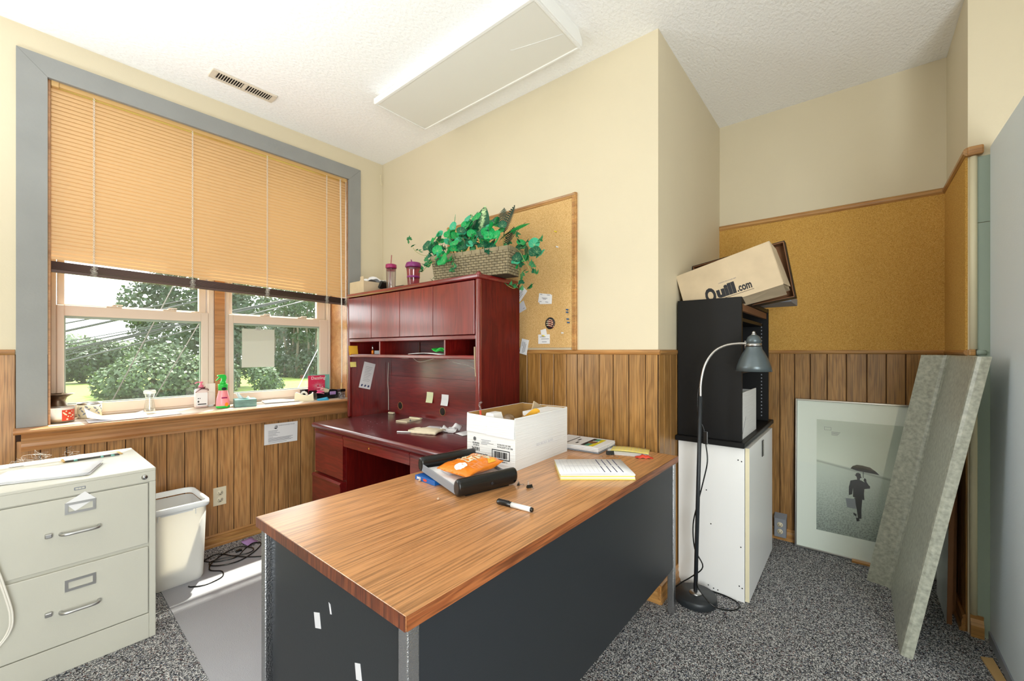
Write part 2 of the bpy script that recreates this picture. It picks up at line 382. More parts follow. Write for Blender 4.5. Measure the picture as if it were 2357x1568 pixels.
def part(name, b, mats, parent, label=None, world=False, kind=None):
    """one mesh under its thing; shapes are in the thing's own frame, or in world coordinates when world=True"""
    W = WM[parent.name]
    me = mesh_of(b, name, mats, W.inverted() if world else None)
    o = bpy.data.objects.new(name, me); COL.objects.link(o); o.parent = parent
    WM[o.name] = W
    return tag(o, label, None, None, kind)
def single(name, b, mats, label, cat, loc=(0, 0, 0), rz=0, group=None, world=False, kind=None):
    W = Matrix.Translation(loc) @ Matrix.Rotation(rz, 4, 'Z')
    me = mesh_of(b, name, mats, W.inverted() if world else None)
    o = bpy.data.objects.new(name, me); COL.objects.link(o); o.location = loc; o.rotation_euler = (0, 0, rz)
    WM[o.name] = W
    return tag(o, label, cat, group, kind)
def struct(name, b, mats, loc=(0, 0, 0)):
    return single(name, b, mats, None, None, loc, world=True, kind='structure')
def struct_root(name, loc=(0, 0, 0)):
    return thing(name, None, None, loc, kind='structure')
def inst(name, me, parent, mtx):
    """a part that shares its mesh with alike parts; mtx is in the thing's frame"""
    o = bpy.data.objects.new(name, me); COL.objects.link(o); o.parent = parent; o.matrix_local = mtx
    WM[o.name] = WM[parent.name] @ mtx
    return o
def dup(root, loc, rz=None, label=None):
    r = root.copy(); COL.objects.link(r); r.location = loc
    if rz is not None: r.rotation_euler = (0, 0, rz)
    if label: r['label'] = label
    for ch in list(root.children):
        c = ch.copy(); COL.objects.link(c); c.parent = r
        for g in ch.children:
            d = g.copy(); COL.objects.link(d); d.parent = c
    return r
def lettering(parent, txt, size, o, xd, yd, m, bold=0.0, align='LEFT', name='lettering', thick=0.0003, sx=1.0, fit=None, cap=None):
    """flat print: text on the plane through o with reading direction xd and up direction yd (thing's frame)"""
    cu = bpy.data.curves.new('t', 'FONT'); cu.body = txt; cu.size = size; cu.align_x = align; cu.extrude = thick
    cu.offset = bold; cu.resolution_u = 3
    ob = bpy.data.objects.new('t', cu); COL.objects.link(ob)
    dg = bpy.context.evaluated_depsgraph_get()
    me = bpy.data.meshes.new_from_object(ob.evaluated_get(dg)); bpy.data.objects.remove(ob)
    sy = 1.0
    if fit:
        xs = [q_.co.x for q_ in me.vertices]; ys = [q_.co.y for q_ in me.vertices]
        sx = fit/(max(xs)-min(xs)); sy = cap/max(ys) if cap else 1.0
        for q_ in me.vertices: q_.co.x -= min(xs)
        sx_ = sx
    xd = Vector(xd).normalized(); yd = Vector(yd).normalized()*sy; zd = xd.cross(yd).normalized()
    mt = Matrix((( xd.x*sx, yd.x, zd.x, o[0]), (xd.y*sx, yd.y, zd.y, o[1]), (xd.z*sx, yd.z, zd.z, o[2]), (0, 0, 0, 1)))
    me.transform(mt); me.materials.clear(); me.materials.append(m); me.name = name
    q = bpy.data.objects.new(name, me); COL.objects.link(q); q.parent = parent; WM[q.name] = WM[parent.name]
    return q
def printlines(b, o, xd, yd, rows, h=0.0015, th=0.0003):
    """rows of (x0, x1, y) bars of unreadable small print"""
    o, xd, yd = Vector(o), Vector(xd).normalized(), Vector(yd).normalized(); zd = xd.cross(yd)
    for x0, x1, y in rows:
        p = [o+xd*x0+yd*y, o+xd*x1+yd*y, o+xd*x1+yd*(y+h), o+xd*x0+yd*(y+h)]
        b.prism(p, zd*th)
    return b
def bez(pts, n=10):
    """smooth curve through points (Catmull-Rom)"""
    P_ = [Vector(p) for p in pts]; out = []
    for i in range(len(P_)-1):
        p0 = P_[max(i-1, 0)]; p1 = P_[i]; p2 = P_[i+1]; p3 = P_[min(i+2, len(P_)-1)]
        for k in range(n):
            t = k/n
            out.append(0.5*((2*p1)+(p2-p0)*t+(2*p0-5*p1+4*p2-p3)*t*t+(3*p1-p0-3*p2+p3)*t**3))
    out.append(P_[-1]); return out

# ------------------------------------------------------------------ room shell
YA, XB, YC, XD, YE, XF, HC = 3.15, 2.053, 0.757, 3.26, -0.38, 2.70, 2.845
X0, Y0 = -1.3, -1.5
struct('floor', B().box(X0, 3.36, Y0, 3.45, -0.1, 0), M['carpet'])
struct('ceiling', B().box(X0, 3.36, Y0, 3.45, HC, HC+0.1), M['ceil'])

b = B()
for x0, x1, z0, z1 in ((X0, 0.125, 1.225, HC), (1.737, 2.053, 1.225, HC), (0.125, 1.737, 2.637, HC)):
    b.box(x0, x1, YA, 3.45, z0, z1)
for x0, x1, z0, z1 in ((X0, 0.125, 0, 1.225), (1.737, 2.053, 0, 1.225), (0.125, 1.737, 0, 0.845)):
    b.box(x0, x1, YA, 3.45, z0, z1, mi=1)
wall_left = struct('wall_left', b, [M['paint'], M['groove']], (0, YA, 0))
wall_back = struct('wall_back', B().box(XB, XB+0.1, YC, 3.45, 1.225, HC).box(XB, XB+0.1, YC, 3.45, 0, 1.225, mi=1), [M['paint'], M['groove']], (XB, 1.9, 0))
wall_corner = struct('wall_corner', B().box(XB+0.1, XD, YC, YC+0.1, 1.225, HC).box(XB+0.1, XD, YC, YC+0.1, 0, 1.225, mi=1), [M['paint'], M['groove']], (2.6, YC, 0))
wall_alcove = struct('wall_alcove', B().box(XD, XD+0.1, -0.5, YC+0.1, 1.225, HC).box(XD, XD+0.1, -0.5, YC+0.1, 0, 1.225, mi=1), [M['paint'], M['groove']], (XD, 0.2, 0))
wall_recess = struct('wall_recess', B().box(XF+0.1, XD, -0.5, YE, 1.225, HC).box(XF+0.1, XD, -0.5, YE, 0, 1.225, mi=1), [M['paint'], M['groove']], (2.98, YE, 0))
wall_right = struct('wall_right', B().box(XF, XF+0.1, Y0, YE, 0, HC), M['paint'], (XF, -0.9, 0))

struct('wall_rear', B().box(X0, XF, Y0-0.1, Y0, 0, HC), M['paint'], (0.7, Y0, 0))
struct('wall_side', B().box(X0-0.1, X0, Y0, 3.45, 0, HC), M['paint'], (X0, 0.8, 0))

# grooved panelling: every plank is a piece of its wall
def planks(wall, axis, fixed, inward, edges, z0, z1, th=0.006):
    """edges: groove positions along the wall; fixed: wall plane; inward: +1/-1 direction into the room"""
    for a, c in zip(edges, edges[1:]):
        lo, hi = min(a, c)+0.0018, max(a, c)-0.0018
        cx = (lo+hi)/2
        if axis == 'x':
            y0, y1 = sorted((fixed, fixed+inward*th)); g = B().box(lo-cx, hi-cx, y0-fixed, y1-fixed, 0, z1-z0, bev=0.0022, seg=1); pos = Vector((cx, fixed, z0))
        else:
            x0, x1 = sorted((fixed, fixed+inward*th)); g = B().box(x0-fixed, x1-fixed, lo-cx, hi-cx, 0, z1-z0, bev=0.0022, seg=1); pos = Vector((fixed, cx, z0))
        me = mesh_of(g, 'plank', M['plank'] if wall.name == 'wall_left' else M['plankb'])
        inst('plank', me, wall, Matrix.Translation(pos-wall.location))
eA = [-0.62, -0.53, -0.44, -0.36, -0.27, -0.19, -0.115, -0.055, 0.021]
planks(wall_left, 'x', YA, -1, eA, 0, 1.225)
planks(wall_left, 'x', YA, -1, [0.021, 0.10, 0.19, 0.255, 0.34, 0.415, 0.497, 0.596, 0.681, 0.762, 0.849, 0.94, 1.037, 1.123, 1.212, 1.279, 1.368, 1.466, 1.56, 1.645, 1.74], 0, 0.80)
planks(wall_left, 'x', YA, -1, [1.84, 1.93, 2.053], 0, 1.225)
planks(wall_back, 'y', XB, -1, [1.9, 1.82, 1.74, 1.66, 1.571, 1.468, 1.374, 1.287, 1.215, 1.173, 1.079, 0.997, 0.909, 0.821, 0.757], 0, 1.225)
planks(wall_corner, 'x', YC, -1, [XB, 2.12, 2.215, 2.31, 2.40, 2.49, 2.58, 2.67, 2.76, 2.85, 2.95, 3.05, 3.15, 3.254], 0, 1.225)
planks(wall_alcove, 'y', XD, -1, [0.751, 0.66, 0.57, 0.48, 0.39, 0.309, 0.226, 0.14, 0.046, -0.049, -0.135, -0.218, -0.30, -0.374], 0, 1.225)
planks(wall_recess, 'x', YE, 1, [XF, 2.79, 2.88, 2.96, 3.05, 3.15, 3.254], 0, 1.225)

# cork above the rail in the alcove
part('cork_panel', B().box(XD-0.008, XD, YE, YC, 1.247, 2.105), M['cork'], wall_alcove, world=True)
part('cork_panel', B().box(XF, XD-0.008, YE, YE+0.008, 1.247, 2.105), M['cork'], wall_recess, world=True)
# unpainted board beside the door
part('drywall_strip', B().box(XF-0.008, XF, -0.60, -0.408, 0.0, 1.80).box(XF-0.008, XF, -0.60, -0.408, 1.803, 2.09), M['greenboard'], wall_right, world=True)

def rail(name, p0, p1, r, into, m):
    """half-round moulding from p0 to p1"""
    p0, p1, into = Vector(p0), Vector(p1), Vector(into); d = p1-p0; up = Vector((0, 0, 1))
    poly = [p0-up*r, p0-up*r*0.9+into*r*0.55, p0-up*r*0.4+into*r*0.95, p0+up*r*0.2+into*r*1.05, p0+up*r*0.7+into*r*0.8, p0+up*r+into*r*0.4, p0+up*r]
    return struct(name, B().prism(poly, d, smooth=False), m, tuple(p0))
RZ = 1.236
rail('trim_1', (X0, YA, RZ), (0.018, YA, RZ), 0.013, (0, -1, 0), M['oaktrimx'])
rail('trim_2', (1.842, YA, RZ), (XB, YA, RZ), 0.013, (0, -1, 0), M['oaktrimx'])
rail('trim_3', (XB, YA-0.012, RZ), (XB, YC-0.012, RZ), 0.013, (-1, 0, 0), M['oaktrim'])
rail('trim_4', (XB, YC, RZ), (XD, YC, RZ), 0.013, (0, -1, 0), M['oaktrimx'])
rail('trim_5', (XD, YC, RZ), (XD, YE, RZ), 0.013, (-1, 0, 0), M['oaktrim'])
rail('trim_6', (XF, YE, RZ), (XD, YE, RZ), 0.013, (0, 1, 0), M['oaktrimx'])
rail('trim_7', (XD, YC, 2.117), (XD, YE, 2.117), 0.018, (-1, 0, 0), M['oaktrim'])
rail('trim_8', (XF-0.02, YE, 2.117), (XD, YE, 2.117), 0.018, (0, 1, 0), M['oaktrimx'])
struct('trim_9', B().box(XF-0.026, XF, -0.425, YE+0.004, 2.097, 2.137, bev=0.006), M['oaktrim'], (XF, -0.4, 2.1))
t = struct_root('trim_10', (XF, -0.395, 0))
part('corner_bead', B().tube([(XF-0.006, -0.396, 0.09), (XF-0.006, -0.396, 1.222)], 0.0125, 12).tube([(XF-0.006, -0.396, 1.25), (XF-0.006, -0.396, 2.095)], 0.0125, 12), M['cream'], t, world=True)
part('rail_end', B().box(XF-0.022, XF, -0.402, YE, 1.222, 1.25, bev=0.005), M['oaktrim'], t, world=True)
part('rail_end', B().cyl((XF-0.006, -0.404, RZ), (XF-0.006, -0.432, RZ), 0.012, n=12), M['greenboard'], t, 'grey painted end of rail', world=True)
part('base_block', B().prism([(XF-0.03, -0.385, 0), (XF-0.03, -0.385, 0.05), (XF-0.016, -0.385, 0.075), (XF-0.02, -0.385, 0.09), (XF, -0.385, 0.09), (XF, -0.385, 0)], (0, -0.04, 0)), M['oaktrim'], t, world=True)

def baseboard(name, p0, d, into, m, h=0.075):
    p0, d, into = Vector(p0), Vector(d), Vector(into); up = Vector((0, 0, 1))
    prof = [(0, 0), (0.020, 0), (0.020, 0.012), (0.013, 0.02), (0.013, 0.045), (0.009, 0.058), (0.011, h-0.008), (0.004, h), (0, h)]
    return struct(name, B().prism([p0+into*a+up*z for a, z in prof], d), m, tuple(p0))
baseboard('baseboard_left', (X0, YA-0.006, 0), (2.053-X0-0.006, 0, 0), (0, -1, 0), M['oaktrimx'])
baseboard('baseboard_back', (XB-0.006, YA-0.03, 0), (0, -(YA-0.03-YC+0.02), 0), (-1, 0, 0), M['oaktrim'], 0.085)
baseboard('baseboard_corner', (XB-0.02, YC-0.006, 0), (1.18, 0, 0), (0, -1, 0), M['oaktrimx'], 0.085)
baseboard('baseboard_alcove', (XD-0.006, YC-0.03, 0), (0, -1.11, 0), (-1, 0, 0), M['oaktrim'])
baseboard('baseboard_recess', (XF, YE+0.006, 0), (0.53, 0, 0), (0, 1, 0), M['oaktrimx'])

# open door leaf along the right edge
d = struct_root('door_1', (2.26, -0.45, 0))
part('door_leaf', B().box(1.82, 2.665, -0.476, -0.44, 0.014, 2.115, bev=0.002, seg=1), M['door'], d, world=True)
part('door_sweep', B().box(1.82, 2.66, -0.44, -0.434, 0.008, 0.05, bev=0.001, seg=1), M['grey'], d, world=True)

# ------------------------------------------------------------------ window wall: casing, sill, two double-hung windows
c = struct_root('trim_11', (0.93, YA, 0.868))
th = (0, -0.022, 0)
def pz(pts): return [(x, YA, z) for x, z in pts]
part('casing_board', B().prism(pz([(0.021, 0.868), (0.123, 0.868), (0.123, 2.618), (0.021, 2.72)]), th), M['casing'], c, world=True)
part('casing_board', B().prism(pz([(0.0215, 2.7207), (0.1235, 2.6187), (1.7345, 2.6187), (1.8365, 2.7207)]), th), M['casing'], c, world=True)
part('casing_board', B().prism(pz([(1.735, 0.868), (1.837, 0.868), (1.837, 2.72), (1.735, 2.618)]), th), M['casing'], c, world=True)
# reveal lining
l = struct_root('trim_12', (0.93, 3.28, 0.868))
part('jamb_board', B().box(0.120, 0.134, YA+0.002, 3.45, 0.868, 2.637), M['sill'], l, world=True)
part('jamb_board', B().box(1.729, 1.745, YA+0.002, 3.45, 0.868, 2.637), M['sill'], l, world=True)
part('head_board', B().box(0.134, 1.729, YA+0.002, 3.45, 2.630, 2.645), M['sill'], l, world=True)
struct('trim_13', B().box(0.901, 0.960, 3.392, 3.47, 0.868, 2.637, bev=0.002, seg=1), M['sill'], (0.93, 3.42, 0.868))
# stool and apron
s_ = struct_root('trim_14', (0.9, 3.1, 0.85))
part('sill_board', B().prism([(0.012, 3.045, 0.850), (0.012, 3.041, 0.856), (0.012, 3.043, 0.864), (0.012, 3.05, 0.8665), (0.012, YA, 0.8665), (0.012, YA, 0.845), (0.012, 3.052, 0.845)], (1.78, 0, 0)), M['sill'], s_, world=True)
part('sill_top', B().box(0.125, 1.737, 3.075, 3.45, 0.845, 0.868), M['silltop'], s_, 'dusty pale sill surface', world=True)
part('apron', B().prism([(0.037, YA, 0.845), (0.037, 3.105, 0.845), (0.037, 3.100, 0.832), (0.037, 3.118, 0.815), (0.037, 3.124, 0.79), (0.037, 3.122, 0.775), (0.037, 3.112, 0.765), (0.037, 3.118, 0.752), (0.037, YA, 0.750)], (1.72, 0, 0)), M['sill'], s_, world=True)

def frame4(b, x0, x1, z0, z1, y0, y1, l, r, t, bt, bev=0.003):
    b.box(x0, x0+l, y0, y1, z0, z1, bev, 1).box(x1-r, x1, y0, y1, z0, z1, bev, 1)
    b.box(x0+l, x1-r, y0, y1, z1-t, z1, bev, 1).box(x0+l, x1-r, y0, y1, z0, z0+bt, bev, 1); return b
def dh_window(name, x0, x1, sx0, sx1, gx0, gx1, latches):
    r = struct_root(name, ((x0+x1)/2, 3.43, 0.868))
    fb = frame4(B(), x0, x1, 0.868, 2.637, 3.405, 3.48, sx0-x0, x1-sx1, 0.03, 0.016)
    # channel lines on the jambs
    for q in (x0+0.008, x1-0.012): fb.box(q, q+0.004, 3.398, 3.405, 0.884, 2.607)
    part('window_frame', fb, M['vinyl'], r, world=True)
    lo = part('lower_sash', frame4(B(), sx0, sx1, 0.882, 1.500, 3.400, 3.434, gx0-sx0, sx1-gx1, 0.060, 0.060), M['vinyl'], r, world=True)
    part('glazing_bead', frame4(B(), gx0, gx1, 0.942, 1.440, 3.408, 3.425, 0.006, 0.006, 0.014, 0.006, 0.001), M['greenboard'], lo, world=True)
    part('pane', B().box(gx0, gx1, 3.4205, 3.4235, 0.942, 1.440), M['pane'], lo, world=True)
    up = part('upper_sash', frame4(B(), sx0+0.004, sx1-0.004, 1.462, 2.605, 3.440, 3.474, gx0-sx0, sx1-gx1, 0.045, 0.048), M['vinyl'], r, world=True)
    part('pane', B().box(gx0, gx1, 3.456, 3.459, 1.51, 2.56), M['pane'], up, world=True)
    for x in latches:
        k = B().box(x-0.034, x+0.034, 3.402, 3.430, 1.500, 1.508, 0.003).cyl((x, 3.417, 1.508), (x, 3.417, 1.514), 0.012, n=12)
        k.box(x-0.006, x+0.038, 3.404, 3.414, 1.513, 1.519, 0.002)
        part('sash_lock', k, M['vinyl'], r, world=True)
    return r
dh_window('window_1', 0.139, 0.901, 0.167, 0.866, 0.196, 0.826, (0.40, 0.66))
dh_window('window_2', 0.960, 1.724, 0.986, 1.698, 1.014, 1.628, (1.22, 1.49))

# ------------------------------------------------------------------ venetian blind
bl = thing('venetian_blind', 'tan slatted venetian blind half lowered over the wide window', 'blind', (0.93, 3.17, 1.64))
part('head_rail', B().box(0.136, 1.727, 3.152, 3.186, 2.598, 2.627, 0.003, 1), M['rail'], bl, world=True)
for x in (0.136, 1.699): part('end_bracket', B().box(x, x+0.028, 3.147, 3.19, 2.592, 2.629, 0.002, 1), M['rail'], bl, world=True)
NS = 42; zt, zb = 2.582, 1.717
tilt = math.radians(76)
def slat_mesh():
    g = B(); W_, L_ = 0.0255, 1.588
    def fn(u, v):
        q = (v-0.5)*W_; arc = 0.0026*(1-(2*v-1)**2)
        # slat lies tilted: outer edge up, convex to the room
        return (-L_/2+u*L_, q*math.cos(tilt)-arc*math.sin(tilt), q*math.sin(tilt)+arc*math.cos(tilt))
    g.sheet(fn, 1, 5, 0.0); return mesh_of(g, 'slat', M['slat'])
sm = slat_mesh()
for i in range(NS):
    f = i/(NS-1); z = zt+(zb-zt)*f
    skew = 0.045*f*f
    mt = Matrix.Translation(Vector((0.93, 3.17, z-skew*0.3))-bl.location) @ Matrix.Rotation(skew/1.6, 4, 'Y')
    inst('slat', sm, bl, mt)
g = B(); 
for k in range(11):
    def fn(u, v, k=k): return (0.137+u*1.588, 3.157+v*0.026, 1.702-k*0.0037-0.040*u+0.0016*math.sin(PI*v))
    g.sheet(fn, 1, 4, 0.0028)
part('slat_stack', g, M['slatshade'], bl, 'gathered slats at the bottom, shade put into their colour', world=True, kind='stuff')
part('bottom_rail', B().prism([(0.137, 3.156, 1.647), (1.726, 3.156, 1.609), (1.726, 3.156, 1.620), (0.137, 3.156, 1.660)], (0, 0.027, 0)), M['slatshade'], bl, world=True)
def twist(x, z0, z1, r=0.0035, pitch=0.026, y=3.149):
    g = B(); n = int((z0-z1)/pitch*6)
    for ph in (0, PI):
        pts = [(x+r*math.cos(2*PI*k/6+ph), y+r*math.sin(2*PI*k/6+ph), z0-(z0-z1)*k/n) for k in range(n+1)]
        g.tube(pts, 0.0013, 3, cap=False)
    return g
for x in (0.290, 0.720, 1.142, 1.563, 1.719):
    g = twist(x, 2.598, 1.675-0.024*x)
    zq = 1.698-0.024*x
    pts = [(x+0.016*math.sin(k*1.9), 3.147-0.004*abs(math.cos(k*2.3)), zq-0.062*k/26) for k in range(27)]
    g.tube(pts, 0.0011, 3, cap=False)
    part('ladder_cord', g, M['cord'], bl, world=True)
g = B().tube(bez([(1.668, 3.146, 2.60), (1.669, 3.135, 2.0), (1.672, 3.13, 1.4), (1.673, 3.13, 0.99)], 6), 0.0019, 5).tube(bez([(1.672, 3.142, 2.60), (1.671, 3.130, 2.0), (1.675, 3.126, 1.4), (1.675, 3.13, 0.99)], 6), 0.0019, 5)
pc = part('pull_cord', g, M['cord'], bl, world=True)
part('tassel', B().lathe([(0.0, 0.0), (0.0095, 0.0), (0.008, 0.012), (0.0045, 0.05), (0.003, 0.056), (0, 0.056)], (1.674, 3.13, 0.937), 10), M['tan'], pc, world=True)

# ------------------------------------------------------------------ ceiling fittings
fx = thing('ceiling_light_fixture', 'unlit white fluorescent fixture with ribbed plastic lens on ceiling', 'ceiling light', (1.635, 1.68, HC))
part('housing', B().prism([(1.475, 1.07, HC), (1.80, 1.07, HC), (1.835, 1.07, 2.805), (1.835, 1.07, 2.785), (1.44, 1.07, 2.785), (1.44, 1.07, 2.805)], (0, 1.225, 0)), M['enamel'], fx, world=True)
part('end_plate', B().prism([(1.475, 1.062, HC), (1.80, 1.062, HC), (1.836, 1.062, 2.805), (1.836, 1.062, 2.772), (1.439, 1.062, 2.772), (1.439, 1.062, 2.805)], (0, 0.008, 0)), M['enamel'], fx, world=True)
part('end_plate', B().prism([(1.475, 2.295, HC), (1.80, 2.295, HC), (1.836, 2.295, 2.805), (1.836, 2.295, 2.772), (1.439, 2.295, 2.772), (1.439, 2.295, 2.805)], (0, 0.006, 0)), M['enamel'], fx, world=True)
b = B(); b.box(1.440, 1.458, 1.07, 2.295, 2.768, 2.785, 0.002, 1).box(1.824, 1.836, 1.07, 2.295, 2.768, 2.785, 0.002, 1)
b.box(1.458, 1.824, 1.07, 1.080, 2.768, 2.785).box(1.458, 1.824, 2.286, 2.295, 2.768, 2.785)
part('lens_frame', b, M['enamel'], fx, world=True)
# prismatic lens: fine ribs along the fixture
g = B(); n = 90
g.sheet(lambda u, v: (1.458+u*0.366, 1.08+v*1.206, 2.7725-0.0022*(0.5+0.5*math.cos(u*n*PI))), n, 1)
part('lens', g, M['diff'], fx, world=True)
part('scratch', B().tube([(1.70, 1.09, 2.7698), (1.665, 1.22, 2.7698), (1.63, 1.34, 2.7698), (1.622, 1.352, 2.7698)], 0.0012, 4), M['white'], fx, world=True)

v = thing('air_vent', 'beige slotted air register in the ceiling near the window', 'vent', (0.905, 2.85, HC))
b = B(); b.box(0.735, 1.075, 2.800, 2.814, HC-0.010, HC, 0.002, 1).box(0.735, 1.075, 2.884, 2.898, HC-0.010, HC, 0.002, 1)
b.box(0.735, 0.760, 2.814, 2.884, HC-0.010, HC).box(1.052, 1.075, 2.814, 2.884, HC-0.010, HC).box(0.898, 0.912, 2.814, 2.884, HC-0.010, HC)
part('register_frame', b, M['vent'], v, world=True)
part('duct', B().box(0.758, 1.054, 2.812, 2.886, HC-0.0015, HC), M['ventdk'], v, 'dark duct behind the louvres', world=True)
lm = mesh_of(B().box(-0.001, 0.0022, -0.035, 0.035, -0.008, 0.0, mtx=Matrix.Rotation(0.5, 4, 'Y')), 'louvre', M['vent'])
for k in range(11):
    for a, c in ((0.760, 0.898), (0.912, 1.052)):
        inst('louvre', lm, v, Matrix.Translation(Vector((a+(c-a)*(k+0.5)/11, 2.849, HC-0.0015))-v.location))

# ------------------------------------------------------------------ outside the window
ground = struct('lawn', B().box(-60, 110, 3.6, 160, -3.2, -3.0), M['grass'], (20, 60, -3.0))
def crown_mesh(name, blobs, n, leaf, m, seed):
    R = random.Random(seed); vs = []; fs = []
    tot = sum(r[0]*r[1] for _, r in blobs)
    for c, r in blobs:
        for _ in range(int(n*r[0]*r[1]/tot)):
            d = Vector((R.gauss(0, 1), R.gauss(0, 1), R.gauss(0, 1))).normalized()
            rad = R.uniform(0.72, 1.06)
            p = Vector(c)+Vector((d.x*r[0], d.y*r[0], d.z*r[1]))*rad
            a = Vector((R.gauss(0, 1), R.gauss(0, 1), R.gauss(0, 1))).normalized()
            e = a.cross(d+Vector((0.01, 0.02, 0.3))).normalized(); s = leaf*R.uniform(0.6, 1.35)
            i = len(vs); vs += [p-a*s, p+e*s*0.6, p+a*s, p-e*s*0.6]; fs.append((i, i+1, i+2, i+3))
    me = bpy.data.meshes.new(name); me.from_pydata([tuple(v) for v in vs], [], fs); me.materials.append(m); return me
def ray_xy(u, dist):
    """plan position at a bearing (in units of the lens) and a depth"""
    th_ = math.radians(39.6); k = (u-1178.5)/957.6
    return dist*(math.cos(th_)+k*math.sin(th_)), dist*(math.sin(th_)-k*math.cos(th_))
def tree(name, label, cat, u, dist, blobs, n, leaf, m, seed, trunk=None, group=None):
    x, y = ray_xy(u, dist)
    t = thing(name, label, cat, (x, y, -3.0), 0, group)
    me = crown_mesh('foliage', blobs, n, leaf, m, seed)
    o = bpy.data.objects.new('foliage', me); COL.objects.link(o); o.parent = t; o['kind'] = 'stuff'; WM[o.name] = WM[t.name]
    g = B()
    for p in (trunk or [[(0, 0, 0), (0.1, 0, blobs[0][0][2])]]):
        g.tube(bez(p, 4), [0.22*(1-0.6*k/(len(p)*4-4)) if len(p) > 1 else 0.2 for k in range((len(p)-1)*4+1)], 6)
    part('trunk', g, M['bark'], t)
    return t
tree('leafy_tree', 'tall leafy tree filling the right of the left window', 'tree', 420, 46, [((0, 0, 6), (4.2, 3.6)), ((1.5, 0, 11), (4.5, 4.2)), ((-2.6, 1, 9), (2.6, 3.0)), ((3.8, 0, 7), (3.4, 4.5)), ((0.5, 0, 15.5), (4.2, 3.5))], 12000, 0.26, M['treeA'], 1)
tree('round_bush', 'big rounded pale green bush in front of the tall tree', 'bush', 350, 38, [((0, 0, 1.9), (3.0, 2.3)), ((2.6, -0.5, 1.7), (2.6, 2.1)), ((-2.3, 0.3, 1.3), (1.8, 1.6)), ((4.6, 0, 1.6), (2.4, 2.3)), ((1.0, 0.5, 3.4), (2.2, 1.5))], 9000, 0.19, M['treeB'], 2)
tree('dark_bush', 'dark rounded bush on the lawn at the left window edge', 'bush', 192, 54, [((0, 0, 2.4), (2.7, 2.3)), ((1.8, 0, 3.2), (2.0, 2.2)), ((-1.6, 0, 2.8), (2.2, 2.4)), ((3.2, 0, 3.6), (1.8, 1.6))], 3800, 0.27, M['treeA'], 3)
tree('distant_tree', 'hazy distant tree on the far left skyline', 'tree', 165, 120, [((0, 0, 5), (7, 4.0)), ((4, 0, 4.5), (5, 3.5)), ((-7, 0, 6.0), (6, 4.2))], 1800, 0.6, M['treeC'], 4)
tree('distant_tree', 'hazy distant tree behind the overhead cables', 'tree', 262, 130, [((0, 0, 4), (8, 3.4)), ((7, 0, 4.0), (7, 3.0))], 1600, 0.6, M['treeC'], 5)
tree('leafy_tree', 'leafy tree seen through the left part of the right window', 'tree', 548, 48, [((0, 0, 5), (3.4, 4.0)), ((0.5, 0, 9.5), (3.0, 3.6)), ((-2.0, 0, 11.5), (2.6, 2.6))], 6000, 0.24, M['treeA'], 6)
tree('light_shrub', 'light yellow-green shrub on the grass below the hung sheet', 'bush', 606, 41, [((0, 0, 1.6), (1.3, 1.4)), ((0.8, 0, 0.9), (1.1, 0.9)), ((-0.7, 0, 2.4), (0.8, 0.9))], 1500, 0.16, M['treeB'], 7)
for k, (u, dd, hh, sd) in enumerate(((655, 68, 12.5, 8), (684, 74, 13.5, 9), (708, 66, 11.5, 10), (738, 72, 14, 11), (625, 76, 11, 12))):
    lab = ['slim trunked tree just right of the hung sheet', 'slim trunked tree in the middle of the right window woods', 'slim trunked tree third from the sheet in the woods', 'slim trunked tree against the right window stile', 'slim trunked tree mostly hidden behind the hung sheet'][k]
    tree('woodland_tree', lab, 'tree', u, dd, [((0, 0, hh), (2.8, 2.6)), ((1.5, 1, hh-3.0), (2.0, 1.5)), ((-1.2, -1, hh-5.2), (1.6, 1.0)), ((-0.8, -1, 1.8), (2.6, 2.2)), ((1.2, 0, 3.4), (1.9, 1.8)), ((2.2, 4, 6.5), (2.2, 3.2))], 3400, 0.27, M['treeA'], sd,
         [[(0, 0, 0), (0.2, 0, 4), (-0.2, 0, 8), (0.1, 0, hh)], [(1.3, 0.5, 0), (1.5, 0.5, 5), (2.0, 0.3, hh-1)], [(-1.5, 0.8, 0), (-1.2, 0.6, 6), (-1.6, 0.4, hh-1.5)]], 'trees of the woods behind the grass')
# overhead cables sloping down past the window
YWR = 12.0
def wire_pt(u, v):
    th_ = math.radians(39.6); k = (u-1178.5)/957.6
    t_ = YWR/(math.sin(th_)-k*math.cos(th_)); return Vector((t_*(math.cos(th_)+k*math.sin(th_)), YWR, 1.245+(807-v)/957.6*t_))
wl = ['lowest black cable of the bundle crossing the left window', 'second black cable from the bottom of the bundle', 'third black cable from the bottom of the bundle', 'fourth black cable from the bottom of the bundle', 'fifth black cable from the bottom of the bundle', 'sixth black cable from the bottom of the bundle', 'seventh black cable from the bottom of the bundle', 'thick upper cable crossing the sky in the left window', 'topmost cable crossing the sky in the left window']
wr = [(833, 754, .016), (819, 741, .009), (813, 738, .008), (808, 738, .014), (805, 735, .010), (796, 731, .012), (788, 729, .008), (763, 692, .020), (745, 684, .012)]
for (va, vb, r_), lab in zip(wr, wl):
    a, c_ = wire_pt(148, va), wire_pt(460, vb); dv = c_-a
    pts = [a-dv*0.6+Vector((0, 0, 0.02)), a, (a+c_)/2-Vector((0, 0, 0.012)), c_, a+dv*2.2]
    single('overhead_cable', B().tube(bez(pts, 4), r_*1.3, 6), M['wire'], lab, 'cable', tuple(a), world=True, group='overhead cables outside the window')
